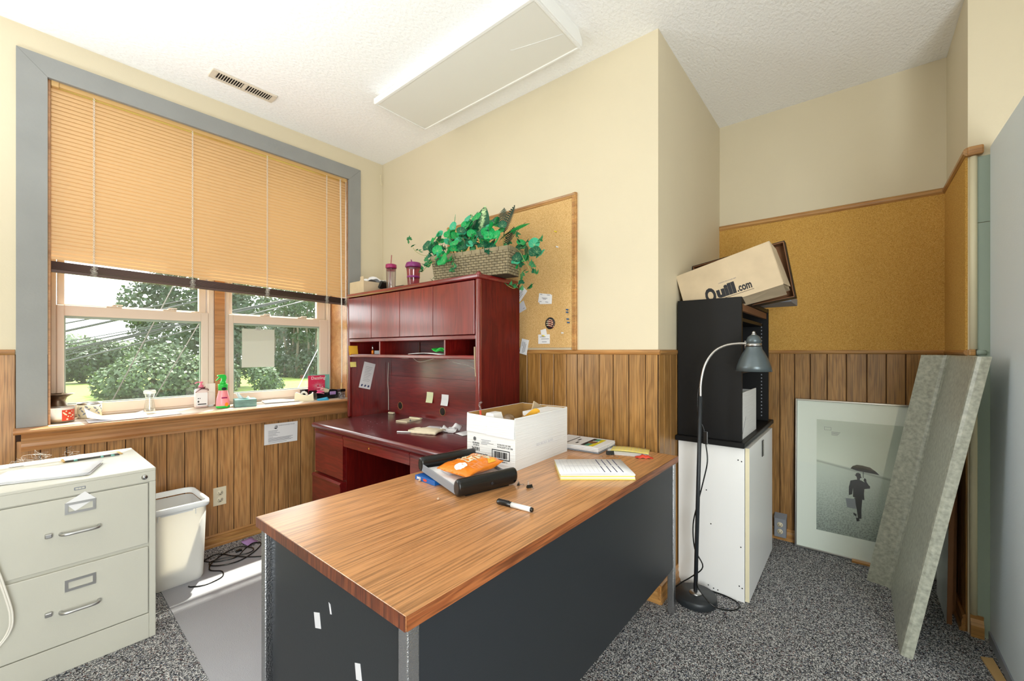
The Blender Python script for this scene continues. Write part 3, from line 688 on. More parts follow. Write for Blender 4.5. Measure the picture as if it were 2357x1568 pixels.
# guy wires close to the glass outside
def pane_pt(u, v, y):
    th_ = math.radians(39.6); k = (u-1178.5)/957.6
    t_ = y/(math.sin(th_)-k*math.cos(th_)); return Vector((t_*(math.cos(th_)+k*math.sin(th_)), y, 1.245+(807-v)/957.6*t_))
for (p, q, y, lab, r_, mm) in (((255, 930), (362, 728), 5.0, 'thin brown guy wire nearer the left edge of left window', .0045, 'sleeve'), ((363, 905), (460, 742), 5.2, 'thin brown guy wire nearer the centre post', .0045, 'sleeve'), ((680, 905), (741, 785), 5.0, 'pale slanting guy wire across the right window', .004, 'steel')):
    a, c_ = pane_pt(*p, y), pane_pt(*q, y); dv = c_-a
    end = a+dv*(-3.0-a.z)/dv.z
    single('guy_wire', B().tube([end, c_+dv*0.9], r_, 6), M[mm], lab, 'cable', tuple(a), world=True)

# ------------------------------------------------------------------ walnut-topped steel desk
dk = thing('office_desk', 'steel office desk with wood grain top and charcoal panels in the foreground', 'desk', (1.25, 1.02, 0))
part('desk_top', B().box(0.4745, 2.0225, 0.6515, 1.3905, 0.716, 0.745, 0.0015, 1), M['walnut'], dk, world=True)
part('edge_band', B().box(0.476, 2.021, 0.6495, 0.6515, 0.716, 0.7445), M['walnutedge'], dk, 'darker wood grain front edge', world=True)
part('edge_band', B().box(0.4725, 0.4745, 0.6515, 1.3905, 0.716, 0.7445), M['walnutend'], dk, 'dark brown end edge', world=True)
for x in (0.484, 1.988):
    for y in (0.660, 1.352):
        part('leg', B().box(x, x+0.030, y, y+0.030, 0.0, 0.716, 0.003, 2), M['chrome'], dk, 'chrome square leg', world=True)
part('front_panel', B().box(0.514, 1.988, 0.664, 0.684, 0.215, 0.716, 0.002, 1), M['slate'], dk, world=True)
e = part('end_panel', B().box(0.498, 0.514, 0.690, 1.315, 0.215, 0.716, 0.002, 1).box(0.506, 0.516, 1.315, 1.352, 0.215, 0.716), M['slate'], dk, world=True)
part('end_panel', B().box(1.994, 2.010, 0.690, 1.352, 0.215, 0.716, 0.002, 1), M['slate'], dk, world=True)
part('pedestal', B().box(0.52, 0.92, 0.69, 1.33, 0.215, 0.71), M['slate'], dk, world=True)
part('pedestal', B().box(1.58, 1.985, 0.69, 1.33, 0.215, 0.71), M['slate'], dk, world=True)
for pts in ([(1.040, .585), (1.070, .575), (1.062, .538), (1.032, .548)], [(.850, .548), (.872, .540), (.866, .505), (.842, .512)], [(.985, .628), (.993, .630), (.985, .604), (.978, .606)]):
    part('tape_scrap', B().prism([(0.4978, y, z) for y, z in pts], (-0.0006, 0, 0)), M['papergrey'], e, 'torn pale tape scrap', world=True)

# ------------------------------------------------------------------ cherry desk and hutch
cd = thing('cherry_desk', 'cherry red wooden desk with rounded edges standing against the back wall', 'desk', (1.66, 2.22, 0))
part('desk_top', B().box(1.330, 1.995, 1.535, 2.905, 0.712, 0.750, 0.016, 4, smooth=True), M['cherrytop'], cd, world=True)
part('end_panel', B().box(1.40, 1.985, 1.552, 1.572, 0.0, 0.712), M['cherryv'], cd, world=True)
part('end_panel', B().box(1.385, 1.985, 2.885, 2.905, 0.0, 0.712), M['cherryv'], cd, world=True)
part('back_panel', B().box(1.96, 1.98, 1.572, 2.885, 0.06, 0.712), M['cherryh'], cd, world=True)
part('pedestal', B().box(1.385, 1.92, 2.525, 2.885, 0.04, 0.712), M['cherryv'], cd, world=True)
part('pedestal', B().box(1.385, 1.92, 1.572, 1.830, 0.04, 0.712), M['cherryv'], cd, world=True)
def drawer(y0, y1, z0, z1, x=1.362, lip=True):
    poly = [(x, y0, z0), (x, y0, z1-0.03), (x-0.006, y0, z1-0.012), (x+0.004, y0, z1), (1.386, y0, z1), (1.386, y0, z0)]
    return B().prism(poly, (0, y1-y0, 0))
part('drawer', drawer(2.533, 2.908, 0.412, 0.704), M['cherryh'], cd, world=True)
part('drawer', drawer(2.533, 2.915, 0.045, 0.398, 1.345), M['cherryh'], cd, world=True)
part('drawer', drawer(1.836, 2.527, 0.632, 0.704), M['cherryh'], cd, 'wide shallow centre drawer', world=True)
part('drawer', drawer(1.553, 1.832, 0.412, 0.704), M['cherryh'], cd, world=True)
part('drawer', drawer(1.553, 1.832, 0.045, 0.398), M['cherryh'], cd, world=True)
part('scuff_mark', B().prism([(1.3615, 2.225, .668), (1.3615, 2.235, .664), (1.3615, 2.228, .655)], (-0.0006, 0, 0)), M['gold'], cd, 'small chipped spot', world=True)

hu = thing('desk_hutch', 'cherry red hutch with four doors standing on the red desk', 'hutch', (1.78, 2.22, 0.75))
HB, HT = 0.750, 1.632
part('side_panel', B().box(1.625, 1.952, 1.557, 1.580, HB, HT), M['cherryshade'], hu, world=True)
part('side_panel', B().box(1.625, 1.952, 2.888, 2.911, HB, HT), M['cherryv'], hu, world=True)
part('corner_post', B().box(1.598, 1.630, 1.553, 1.584, HB, HT+0.004, 0.012, 4, smooth=True), M['cherryv'], hu, world=True)
part('corner_post', B().box(1.598, 1.630, 2.886, 2.915, HB, HT+0.004, 0.012, 4, smooth=True), M['cherryv'], hu, world=True)
part('top_board', B().box(1.594, 1.958, 1.549, 2.918, HT, 1.660, 0.010, 3, smooth=True), M['cherryh'], hu, world=True)
part('post_cap', B().ball((1.609, 1.564, 1.655), 0.017), M['cherryh'], hu, world=True)
part('bottom_board', B().box(1.604, 1.94, 1.582, 2.888, 1.306, 1.330, 0.003, 1), M['cherryh'], hu, world=True)
part('shelf', B().box(1.604, 1.94, 1.582, 2.888, 1.196, 1.218, 0.004, 1), M['cherryh'], hu, world=True)
for y in (2.49, 1.828): part('divider', B().box(1.606, 1.93, y, y+0.012, 1.218, 1.306), M['cherryv'], hu, world=True)
bp = B().box(1.938, 1.950, 1.580, 2.888, 1.048, HT).box(1.936, 1.950, 1.580, 2.888, HB, 1.047)
bp = part('back_panel', bp, M['cherryh'], hu, world=True)
for y in (2.726, 2.232):
    g_ = part('grommet_hole', B().lathe([(0.0, 0.0), (0.028, 0.0), (0.028, 0.0008), (0.0, 0.0008)], (0, 0, 0), 24, mtx=Matrix.Translation((1.9355, y, 0.817)) @ Matrix.Rotation(-PI/2, 4, 'Y')), M['ventdk'], bp, 'dark round cable hole', world=True)
    part('hole_rim', B().tube([(1.9345, y+0.029*math.cos(k*PI/12), 0.817+0.029*math.sin(k*PI/12)) for k in range(24)], 0.0016, 5, closed=True), M['oaktrim'], bp, world=True)
for y0, y1 in ((2.592, 2.884), (2.262, 2.588), (1.934, 2.258), (1.588, 1.930)):
    part('door', B().box(1.599, 1.617, y0, y1, 1.333, 1.626, 0.0015, 1), M['cherryv'], hu, world=True)

# ------------------------------------------------------------------ filing cabinet
fc = thing('filing_cabinet', 'putty coloured two drawer steel filing cabinet under the window', 'filing cabinet', (0.178, 2.65, 0))
part('cabinet_body', B().box(-0.052, 0.406, 2.372, 2.925, 0.0, 0.728, 0.003, 1).box(-0.056, 0.409, 2.358, 2.929, 0.722, 0.735, 0.002, 1), M['putty'], fc, world=True)
part('top_rail', B().box(-0.056, 0.409, 2.360, 2.374, 0.677, 0.724, 0.002, 1).box(0.387, 0.4095, 2.362, 2.374, 0.0, 0.677, 0.002, 1).box(-0.056, -0.034, 2.362, 2.374, 0.0, 0.677, 0.002, 1), M['putty'], fc, world=True)
part('plinth', B().box(-0.034, 0.387, 2.361, 2.374, 0.0, 0.107, 0.002, 1), M['putty'], fc, world=True)
for z0, z1, hz, zl, zh in ((0.411, 0.672, 0.630, 0.5425, 0.539), (0.111, 0.397, 0.331, 0.245, 0.238)):
    dr = part('drawer', B().box(-0.031, 0.384, 2.360, 2.374, z0, z1, 0.003, 2), M['putty'], fc, world=True)
    hb = B().box(0.137, 0.223, 2.356, 2.3605, hz-0.022, hz-0.013).box(0.137, 0.223, 2.356, 2.3605, hz+0.013, hz+0.022).box(0.137, 0.146, 2.356, 2.3605, hz-0.013, hz+0.013).box(0.214, 0.223, 2.356, 2.3605, hz-0.013, hz+0.013)
    part('label_holder', hb, M['steel'], dr, world=True)
    part('handle', B().tube(bez([(0.126, 2.359, zh), (0.127, 2.342, zh), (0.140, 2.332, zh), (0.179, 2.331, zh), (0.218, 2.332, zh), (0.231, 2.342, zh), (0.232, 2.359, zh)], 5), 0.0058, 8), M['steel'], dr, world=True)
    part('latch', B().box(0.085, 0.105, 2.346, 2.3605, zl-0.008, zl+0.008, 0.003, 2), M['steel'], dr, world=True)
part('lock', B().cyl((0.371, 2.361, 0.700), (0.371, 2.352, 0.700), 0.0105, 0.0095, 18).box(0.370, 0.372, 2.3515, 2.353, 0.694, 0.706), M['steel'], fc, world=True)
nb = part('badge', B().box(0.162, 0.194, 2.3575, 2.3605, 0.696, 0.708, 0.0015, 1), M['grey'], fc, 'small dark maker plate', world=True)
part('badge_glyph', B().box(0.1655, 0.1735, 2.3568, 2.3576, 0.699, 0.705).box(0.1745, 0.182, 2.3568, 2.3576, 0.699, 0.705).box(0.1835, 0.191, 2.3568, 2.3576, 0.699, 0.705), M['putty'], nb, world=True)
single('index_card', B().prism([(0.1385, 2.3585, 0.652), (0.192, 2.3585, 0.6865), (0.2225, 2.3585, 0.652), (0.165, 2.3585, 0.616)], (0, -0.0008, 0)), M['paper'], 'blank white card tucked askew in the upper drawer label holder', 'card', (0.18, 2.358, 0.65), world=True)

# ------------------------------------------------------------------ waste bin
wb = thing('waste_bin', 'white plastic waste bin between the filing cabinet and the outlet', 'bin', (0.567, 2.90, 0))
def rrect(cx, cy, hx, hy, r, z, n=5):
    out = []
    for q, (sx, sy) in enumerate(((1, 1), (-1, 1), (-1, -1), (1, -1))):
        for k in range(n+1):
            a = q*PI/2+k*PI/2/n
            out.append((cx+sx*(hx-r)+r*math.cos(a), cy+sy*(hy-r)+r*math.sin(a), z))
    return out
def loft(b, rings, mi=0, smooth=True, cap=False):
    R_ = [[b.bm.verts.new(Vector(p)) for p in r] for r in rings]
    for A, C in zip(R_, R_[1:]):
        n = len(A)
        for k in range(n):
            f = b.bm.faces.new((A[k], A[(k+1) % n], C[(k+1) % n], C[k])); f.material_index = mi; f.smooth = smooth
    if cap:
        for r in (R_[0], R_[-1]):
            f = b.bm.faces.new(r); f.material_index = mi
    return b
b = B()
loft(b, [rrect(0, 0, .110, .145, .03, .003), rrect(0, 0, .117, .152, .035, .02), rrect(0, 0, .128, .166, .04, .395), rrect(0, 0, .125, .163, .04, .395), rrect(0, 0, .114, .149, .035, .02), rrect(0, 0, .107, .142, .03, .008)])
b.poly(rrect(0, 0, .110, .145, .03, .003)); b.poly(rrect(0, 0, .107, .142, .03, .008))
part('bin_body', b, M['bin'], wb)
b = B(); loft(b, [rrect(0, 0, .126, .164, .04, .402), rrect(0, 0, .139, .177, .045, .400), rrect(0, 0, .142, .180, .048, .408), rrect(0, 0, .140, .178, .048, .428), rrect(0, 0, .132, .170, .044, .432), rrect(0, 0, .125, .163, .04, .428), rrect(0, 0, .125, .163, .04, .402)])
part('rim', b, M['whitepl'], wb)
part('rib', B().box(-0.088, -0.085, -0.172, -0.165, 0.37, 0.40).box(0.07, 0.073, -0.172, -0.165, 0.37, 0.40).box(-0.075, 0.06, -0.170, -0.165, 0.391, 0.401), M['whitepl'], wb)

# chair mat
single('chair_mat', B().prism([(0.475, 1.60, 0), (1.62, 1.60, 0), (1.62, 2.95, 0), (0.505, 2.95, 0), (0.497, 2.70, 0)], (0, 0, 0.004)), M['mat'], 'grey textured vinyl chair mat on the carpet under the desks', 'mat', (1.0, 2.3, 0), world=True)

# ------------------------------------------------------------------ cork board on the back wall
cb = thing('cork_board', 'wood framed cork board on the cream back wall beside the hutch', 'cork board', (XB, 1.75, 1.25))
part('cork_sheet', B().box(2.040, 2.053, 1.235, 2.28, 1.262, 2.120), M['corkb'], cb, world=True)
def mould(p0, d, inn):
    p0, d, inn = Vector(p0), Vector(d), Vector(inn); o = Vector((-1, 0, 0))
    prof = [(0, 0), (0, .014), (.006, .021), (.013, .019), (.016, .0165), (.022, .0175), (.028, .014), (.028, 0)]
    return B().prism([p0+inn*a+o*c_ for a, c_ in prof], d)
part('frame_rail', mould((XB, 1.218, 2.140), (0, 1.08, 0), (0, 0, -1)), M['oaktrim'], cb, world=True)
part('frame_stile', mould((XB, 1.2175, 1.249), (0, 0, 0.891), (0, 1, 0)), M['oaktrim'], cb, world=True)
part('frame_stile', mould((XB, 2.298, 1.249), (0, 0, 0.891), (0, -1, 0)), M['oaktrim'], cb, world=True)

# ------------------------------------------------------------------ white cabinet and black bookcase
wc = thing('white_cabinet', 'tall narrow white laminate cabinet carrying the black bookcase', 'cabinet', (2.67, 0.58, 0))
part('cabinet_body', B().box(2.310, 3.030, 0.424, 0.742, 0.0, 0.765, 0.001, 1), M['white'], wc, world=True)
dr = part('door', B().box(2.312, 3.030, 0.403, 0.421, 0.008, 0.763, 0.0015, 1), M['white'], wc, world=True)
part('edge_band', B().box(2.3105, 2.312, 0.403, 0.421, 0.008, 0.763), M['cream'], dr, 'cream edge strip', world=True)
part('pull', B().box(2.66, 2.70, 0.399, 0.403, 0.655, 0.745, 0.001, 1), M['blackpl'], dr, 'short dark slot pull', world=True)
sb = B()
for y, z in ((.452, .70), (.437, .695), (.44, .27), (.447, .075), (.434, .068), (.59, .03), (.565, .022), (.545, .02), (.60, .52), (.578, .35)):
    sb.cyl((2.3105, y, z), (2.3092, y, z), 0.0032, n=8)
part('screw_hole', sb, M['ink'], wc, 'dark screw dots', world=True, kind='stuff')

bk = thing('black_bookcase', 'black bookcase stacked on the white cabinet in the alcove', 'bookcase', (2.72, 0.59, 0.766))
part('base_slab', B().box(2.275, 3.20, 0.418, 0.748, 0.766, 0.792, 0.003, 1), M['black'], bk, world=True)
part('side_panel', B().box(2.308, 2.330, 0.436, 0.745, 0.792, 1.512, 0.001, 1), M['black'], bk, world=True)
rp = part('side_panel', B().box(3.112, 3.135, 0.436, 0.745, 0.792, 1.512, 0.001, 1), M['black'], bk, world=True)
pins = B()
for q in range(28): pins.box(3.1095, 3.112, 0.470, 0.476, 0.82+q*0.022, 0.828+q*0.022)
part('shelf_strip', pins, M['grey'], rp, 'slotted shelf strip', world=True)
part('back_panel', B().box(2.330, 3.112, 0.738, 0.745, 0.792, 1.512), M['black'], bk, world=True)
part('shelf', B().box(2.330, 3.112, 0.446, 0.738, 1.128, 1.146), M['black'], bk, world=True)
part('top_panel', B().box(2.330, 3.112, 0.465, 0.738, 1.400, 1.418), M['black'], bk, world=True)
part('front_rail', B().box(2.330, 3.112, 0.438, 0.452, 1.486, 1.508, 0.001, 1), M['black'], bk, world=True)
part('front_rail', B().box(2.330, 3.112, 0.446, 0.462, 1.448, 1.484), M['mdf'], bk, 'brown unfinished rail under the top', world=True)
single('file_carton', B().box(2.342, 2.742, 0.444, 0.449, 0.793, 1.030).box(2.342, 2.742, 0.690, 0.695, 0.793, 1.035).box(2.342, 2.347, 0.449, 0.690, 0.793, 1.032).box(2.737, 2.742, 0.449, 0.690, 0.793, 1.020).box(2.347, 2.737, 0.449, 0.690, 0.793, 0.798).prism([(2.342, .4435, .80), (2.45, .4435, .90), (2.453, .4435, .90), (2.346, .4435, .80)], (0, -.0006, 0), mi=1).box(2.347, 2.737, 0.4495, 0.6895, 0.90, 0.905, mi=2), [M['carton'], M['greyink'], M['cardin']], 'open white carton standing inside the black bookcase', 'box', (2.54, 0.57, 0.793), world=True)

# tilted cardboard box and its lid
qa = math.atan2(0.121, 0.437)
QW = Matrix.Translation((2.33, 0.702, 1.437)) @ Matrix.Rotation(-qa, 4, 'X')     # local: -y along the box, z up its face, x its depth
q = bpy.data.objects.new('cardboard_box', None); COL.objects.link(q); q.matrix_world = QW; WM[q.name] = QW
tag(q, 'brown cardboard box with black Quill lettering tilted on top of the black bookcase', 'box')
b = B(); L_, H_, D_ = 0.453, 0.222, 0.26
b.box(0, 0.004, -L_, 0, 0, H_).box(0.004, D_, -L_, -L_+0.004, 0, H_).box(0.004, D_, -0.004, 0, 0, H_).box(0.004, D_, -L_+0.004, -0.004, H_-0.004, H_).box(0.004, D_, -L_+0.004, -0.004, 0, 0.004)
part('box_body', b, M['card'], q)
part('flap', B().prism([(0.0, -L_+0.002, 0.001), (0.0, -0.25, 0.001), (0.10, -0.245, -0.028), (0.16, -L_+0.01, -0.030)], (0.002, 0, 0.003)), M['card'], q)
part('end_flap', B().prism([(0.0, -L_-0.0005, 0.003), (0.05, -L_-0.006, 0.002), (0.20, -L_-0.010, 0.01), (0.22, -L_-0.006, 0.12), (0.12, -L_-0.008, 0.20), (0.0, -L_-0.0005, H_)], (0, -0.002, 0)), M['card'], q)
xq, yq = (0, -1, 0), (0, 0, 1)
lettering(q, 'Q', 0.1, (-0.0004, -0.113, 0.026), xq, yq, M['ink'], 0.005, fit=0.052, cap=0.073)
lettering(q, 'uill', 0.1, (-0.0004, -0.169, 0.036), xq, yq, M['ink'], 0.006, fit=0.090, cap=0.056)
lettering(q, '.com', 0.1, (-0.0004, -0.264, 0.034), xq, yq, M['ink'], 0.003, fit=0.066, cap=0.027)
part('lettering', B().box(-0.0006, 0, -0.335, -0.20, 0.0235, 0.0255), M['ink'], q)
lettering(q, 'STRONG RECYCLED ART', 0.0105, (-0.0004, -0.190, 0.103), xq, yq, M['greyink'], fit=0.085, cap=0.005)
la = math.radians(9.4)
LW = Matrix.Translation((2.594, 0.700, 1.448)) @ Matrix.Rotation(-la, 4, 'X')
ql = bpy.data.objects.new('box_lid', None); COL.objects.link(ql); ql.matrix_world = LW; WM[ql.name] = LW
tag(ql, 'black edged cardboard lid propped behind the brown cardboard box', 'lid')
b = B(); L2, H2 = 0.462, 0.300
b.box(0.062, 0.067, -L2, 0, 0, H2).box(0, 0.062, -L2, -L2+0.005, 0, H2).box(0, 0.062, -0.005, 0, 0, H2).box(0, 0.062, -L2+0.005, -0.005, H2-0.005, H2).box(0, 0.062, -L2+0.005, -0.005, 0, 0.005)
part('tray', b, M['mdf'], ql)
b = B(); b.box(-0.002, 0.069, -L2-0.003, -L2, -0.003, H2+0.003).box(-0.002, 0.069, 0, 0.003, -0.003, H2+0.003).box(-0.002, 0.069, -L2, 0, H2, H2+0.003).box(-0.002, 0.069, -L2, 0, -0.003, 0)
part('outer_skin', b, M['black'], ql, 'black outer skin')
single('flat_box', B().box(2.715, 3.02, 0.272, 0.60, 1.512, 1.552, 0.002, 1), M['grey'], 'flat grey box sticking out under the tilted cardboard box', 'box', (2.87, 0.44, 1.512), world=True)

# ------------------------------------------------------------------ floor lamp
lp = thing('floor_lamp', 'charcoal floor lamp with silver gooseneck in front of the white cabinet', 'lamp', (2.17, 0.614, 0))
part('base', B().lathe([(0, 0.004), (0.094, 0.004), (0.098, 0.010), (0.098, 0.036), (0.093, 0.042), (0, 0.043)], (0, 0, 0), 36), M['lampblack'], lp)
part('collar', B().lathe([(0, 0.043), (0.030, 0.043), (0.028, 0.047), (0.014, 0.052), (0, 0.052)], (0, 0, 0), 24), M['steel'], lp)
part('pole', B().tube([(0, 0, 0.05), (0, -0.012, 0.55), (0, -0.024, 1.02)], 0.0098, 12), M['lampblack'], lp)
part('gooseneck', B().tube(bez([(0, -0.024, 1.015), (0, -0.026, 1.09), (0, -0.045, 1.175), (0, -0.085, 1.238), (0, -0.135, 1.268), (0, -0.19, 1.277), (0, -0.226, 1.276)], 6), 0.0065, 10), M['steel'], lp)
SH = (0, -0.253, 0)
part('lamp_shade', B().lathe([(0.0325, 1.262), (0.034, 1.252), (0.046, 1.232), (0.058, 1.205), (0.068, 1.175), (0.0735, 1.150), (0.0715, 1.150), (0.056, 1.205), (0.044, 1.232), (0.032, 1.252), (0.0, 1.258)], SH, 32), M['darkgrey'], lp)
part('shade_cap', B().lathe([(0.0, 1.318), (0.012, 1.317), (0.024, 1.308), (0.030, 1.293), (0.0305, 1.277), (0.0, 1.277)], SH, 28), M['darkgrey'], lp)
part('band', B().lathe([(0, 1.277), (0.0310, 1.277), (0.0315, 1.263), (0, 1.263)], SH, 28), M['steel'], lp)
part('finial', B().ball((0, -0.253, 1.326), 0.008).cyl((0, -0.253, 1.315), (0, -0.253, 1.322), 0.010, n=12), M['steel'], lp)
part('pivot', B().cyl((0, -0.219, 1.253), (0, -0.219, 1.290), 0.004, n=10).box(-0.004, 0.004, -0.232, -0.219, 1.268, 1.282), M['steel'], lp)
part('light_bulb', B().lathe([(0, 1.178), (0.018, 1.185), (0.026, 1.205), (0.018, 1.23), (0.012, 1.25), (0, 1.25)], SH, 16), M['enamel'], lp)
cd_ = part('power_cord', B().tube(bez([(0.004, -0.030, 1.07), (0.004, -0.012, 1.05), (0.006, -0.010, 0.93), (0.012, -0.035, 0.86), (0.014, -0.045, 0.78), (0.012, -0.052, 0.70), (0.008, -0.034, 0.60), (0.006, -0.012, 0.50), (0.004, 0.012, 0.38), (0.002, 0.004, 0.26), (0.008, -0.032, 0.18), (0.002, 0.02, 0.115), (-0.01, 0.07, 0.07), (-0.02, 0.125, 0.008), (0.06, 0.12, 0.006), (0.125, 0.02, 0.006), (0.135, -0.10, 0.006), (0.10, -0.175, 0.006), (0.03, -0.165, 0.008), (-0.04, -0.10, 0.03), (-0.03, -0.03, 0.075), (-0.004, -0.006, 0.105)], 6), 0.0032, 6), M['blackpl'], lp)
part('inline_switch', B().box(0.004, 0.022, -0.056, -0.032, 0.785, 0.850, 0.004, 2), M['blackpl'], lp)

# ------------------------------------------------------------------ framed poster leaning in the alcove
PA = math.atan2(0.045, 0.93)
PW = Matrix.Translation((3.196, 0.302, 0.002)) @ Matrix.Rotation(PA, 4, 'Y')      # local: -y across, z up, -x to the room
pf = bpy.data.objects.new('framed_poster', None); COL.objects.link(pf); pf.matrix_world = PW; WM[pf.name] = PW
tag(pf, 'silver framed poster of a man with umbrella leaning on the alcove wall', 'picture')
PWd, PH = 0.655, 0.935
fb = B(); fb.box(-0.012, 0.012, -0.010, 0, 0, PH, 0.002, 1).box(-0.012, 0.012, -PWd, -PWd+0.010, 0, PH, 0.002, 1).box(-0.012, 0.012, -PWd+0.010, -0.010, PH-0.010, PH, 0.002, 1).box(-0.012, 0.012, -PWd+0.010, -0.010, 0, 0.010, 0.002, 1)
part('frame', fb, M['steel'], pf)
part('mat_board', B().box(0.0, 0.004, -PWd+0.010, -0.010, 0.010, PH-0.010), mat('pale_mat_board', (244, 248, 242), 0.7), pf, 'pale mat board')
pm, nt, p_ = base('poster_print'); N_ = nt.nodes
tc = N_.new('ShaderNodeTexCoord'); sx_ = N_.new('ShaderNodeSeparateXYZ'); nt.links.new(tc.outputs['Object'], sx_.inputs[0])
ma = N_.new('ShaderNodeMath'); ma.operation = 'MULTIPLY_ADD'; ma.inputs[1].default_value = -0.16
nt.links.new(sx_.outputs['Y'], ma.inputs[0]); nt.links.new(sx_.outputs['Z'], ma.inputs[2])
rp_ = N_.new('ShaderNodeValToRGB'); e = rp_.color_ramp.elements
e[0].position = 0.13; e[0].color = lin(158, 168, 162); e[1].position = 0.80; e[1].color = lin(204, 212, 202)
for q_, c_ in ((0.38, (200, 210, 202)), (0.565, (214, 222, 212)), (0.572, (166, 174, 166)), (0.585, (232, 238, 228))):
    x_ = e.new(q_); x_.color = lin(*c_)
nt.links.new(ma.outputs[0], rp_.inputs['Fac'])
ns = N_.new('ShaderNodeTexNoise'); ns.inputs['Scale'].default_value = 130; nt.links.new(tc.outputs['Object'], ns.inputs['Vector'])
gr = N_.new('ShaderNodeMapRange'); gr.inputs['From Min'].default_value = 0.10; gr.inputs['From Max'].default_value = 0.5; gr.inputs['To Min'].default_value = 0.55; gr.inputs['To Max'].default_value = 0.0
nt.links.new(sx_.outputs['Z'], gr.inputs['Value'])
nm = N_.new('ShaderNodeMapRange'); nm.inputs['From Min'].default_value = 0.35; nm.inputs['From Max'].default_value = 0.6; nt.links.new(ns.outputs['Fac'], nm.inputs['Value'])
mx = N_.new('ShaderNodeMix'); mx.data_type = 'RGBA'; mx.blend_type = 'MULTIPLY'
nt.links.new(gr.outputs[0], mx.inputs['Factor']); nt.links.new(rp_.outputs['Color'], mx.inputs['A']); nt.links.new(nm.outputs[0], mx.inputs['B'])
nt.links.new(mx.outputs['Result'], p_.inputs['Base Color']); p_.inputs['Roughness'].default_value = 0.5
pr = part('print', B().box(-0.0012, 0.0, -0.525, -0.111, 0.131, 0.813), pm, pf)
def figure(polys, m, lab=None, x=-0.0014):
    g = B()
    for pl in polys:
        g.prism([(x, -0.3105-(u-1975)*0.00193, 0.41-(v_-1130)*0.00266) for u, v_ in pl], (-0.0004, 0, 0))
    return part('figure', g, m, pr, lab)
figure([[(1957, 1083), (1962, 1077), (1972, 1073), (1985, 1073), (2003, 1075), (2016, 1082), (2025, 1089), (2012, 1088), (1990, 1087), (1972, 1086)],
        [(1986.5, 1087), (1988, 1087), (1988, 1100), (1986.5, 1100)],
        [(1966, 1095), (1969, 1096), (1970, 1092), (1975, 1090), (1981, 1092), (1982, 1098), (1984, 1100), (1979, 1102), (1972, 1100)],
        [(1972, 1100), (1980, 1102), (1979, 1107), (1973, 1107)],
        [(1957, 1110), (1970, 1106), (1982, 1106), (1992, 1110), (2003, 1116), (2003, 1121), (1990, 1124), (1989, 1135), (1990, 1148), (1976, 1149), (1963, 1145), (1963, 1125), (1961, 1140), (1953, 1143), (1953, 1125)],
        [(1990, 1100), (1994, 1102), (1995, 1108), (2003, 1118), (1996, 1118), (1988, 1105)],
        [(1966, 1147), (1985, 1148), (1983, 1170), (1983, 1190), (1975, 1192), (1972, 1172)],
        [(1970, 1190), (1977, 1190), (1979, 1196), (1972, 1198)], [(1964, 1180), (1971, 1182), (1971, 1188), (1964, 1184)]], M['ink'])
figure([[(1945, 1151), (1968, 1149), (1971, 1171), (1949, 1171)]], M['grey'], 'grey briefcase in the picture', -0.0019)
pl_ = B(); pl_.prism([(-0.0014, y_, z_) for y_, z_ in ((-.150, .77), (-.182, .77), (-.182, .7685), (-.150, .7685))], (-.0003, 0, 0)).prism([(-0.0014, y_, z_) for y_, z_ in ((-.150, .752), (-.182, .752), (-.182, .7505), (-.150, .7505))], (-.0003, 0, 0)).box(-.0017, -.0014, -.1505, -.149, .7505, .77).box(-.0017, -.0014, -.183, -.1815, .7505, .77)
for k in range(4): pl_.box(-.0017, -.0014, -.183-0.045+0.004*k, -.184, .741-k*.006, .7432-k*.006)
part('caption', pl_, M['greyink'], pr)
part('glazing', B().box(-0.0065, -0.0055, -PWd+0.010, -0.010, 0.010, PH-0.010), glass('poster_glazing', (0.99, 1, 0.99), 0.02, 0.10), pf)

# ------------------------------------------------------------------ laminate worktop stood on end, boards behind it
ct = [(2.318, -.176), (2.319, -.150), (2.324, -.140), (2.334, -.137), (2.925, -.138), (2.938, -.132), (2.944, -.120), (2.962, -.043), (2.980, -.047), (2.967, -.110), (2.962, -.158), (2.356, -.158), (2.354, -.176)]
single('worktop', B().prism([(x, y, 0) for x, y in ct], (0, -0.212, 1.222)), M['laminate'], 'mottled grey laminate worktop with upstand leaning on end in the alcove', 'worktop', (2.65, -0.14, 0), world=True)
for x0, x1, y, h_, dy, lab in ((2.725, 3.04, -0.318, 0.84, -0.012, 'white board with brown edge leaning nearest behind the worktop'), (2.84, 3.12, -0.345, 0.86, -0.006, 'white board with brown edge leaning second behind the worktop')):
    bo = thing('leaning_board', lab, 'board', ((x0+x1)/2, y, 0))
    part('board_face', B().prism([(x0+0.003, y, 0), (x1, y, 0), (x1, y-0.017, 0), (x0+0.003, y-0.017, 0)], (0, dy, h_)), M['white'], bo, world=True)
    part('board_edge', B().prism([(x0, y, 0), (x0+0.003, y, 0), (x0+0.003, y-0.017, 0), (x0, y-0.017, 0)], (0, dy, h_)), M['mdf'], bo, 'raw brown edge', world=True)
single('wood_strip', B().box(3.10, 3.155, -0.16, 0.02, 0.0, 0.012, 0.001, 1, mtx=Matrix.Translation((0.055, 0.0, 0))), M['oaktrim'], 'short pale wood strip on the carpet under the poster', 'wood strip', (3.18, -0.07, 0), world=True)
single('wood_shim', B().prism([(2.508, -.388, 0), (2.525, -.424, 0), (2.38, -.434, 0), (2.30, -.412, 0)], (0, 0, 0.006)), M['tan'], 'tapered wood shim on the carpet by the grey door', 'wood strip', (2.43, -0.41, 0), world=True)

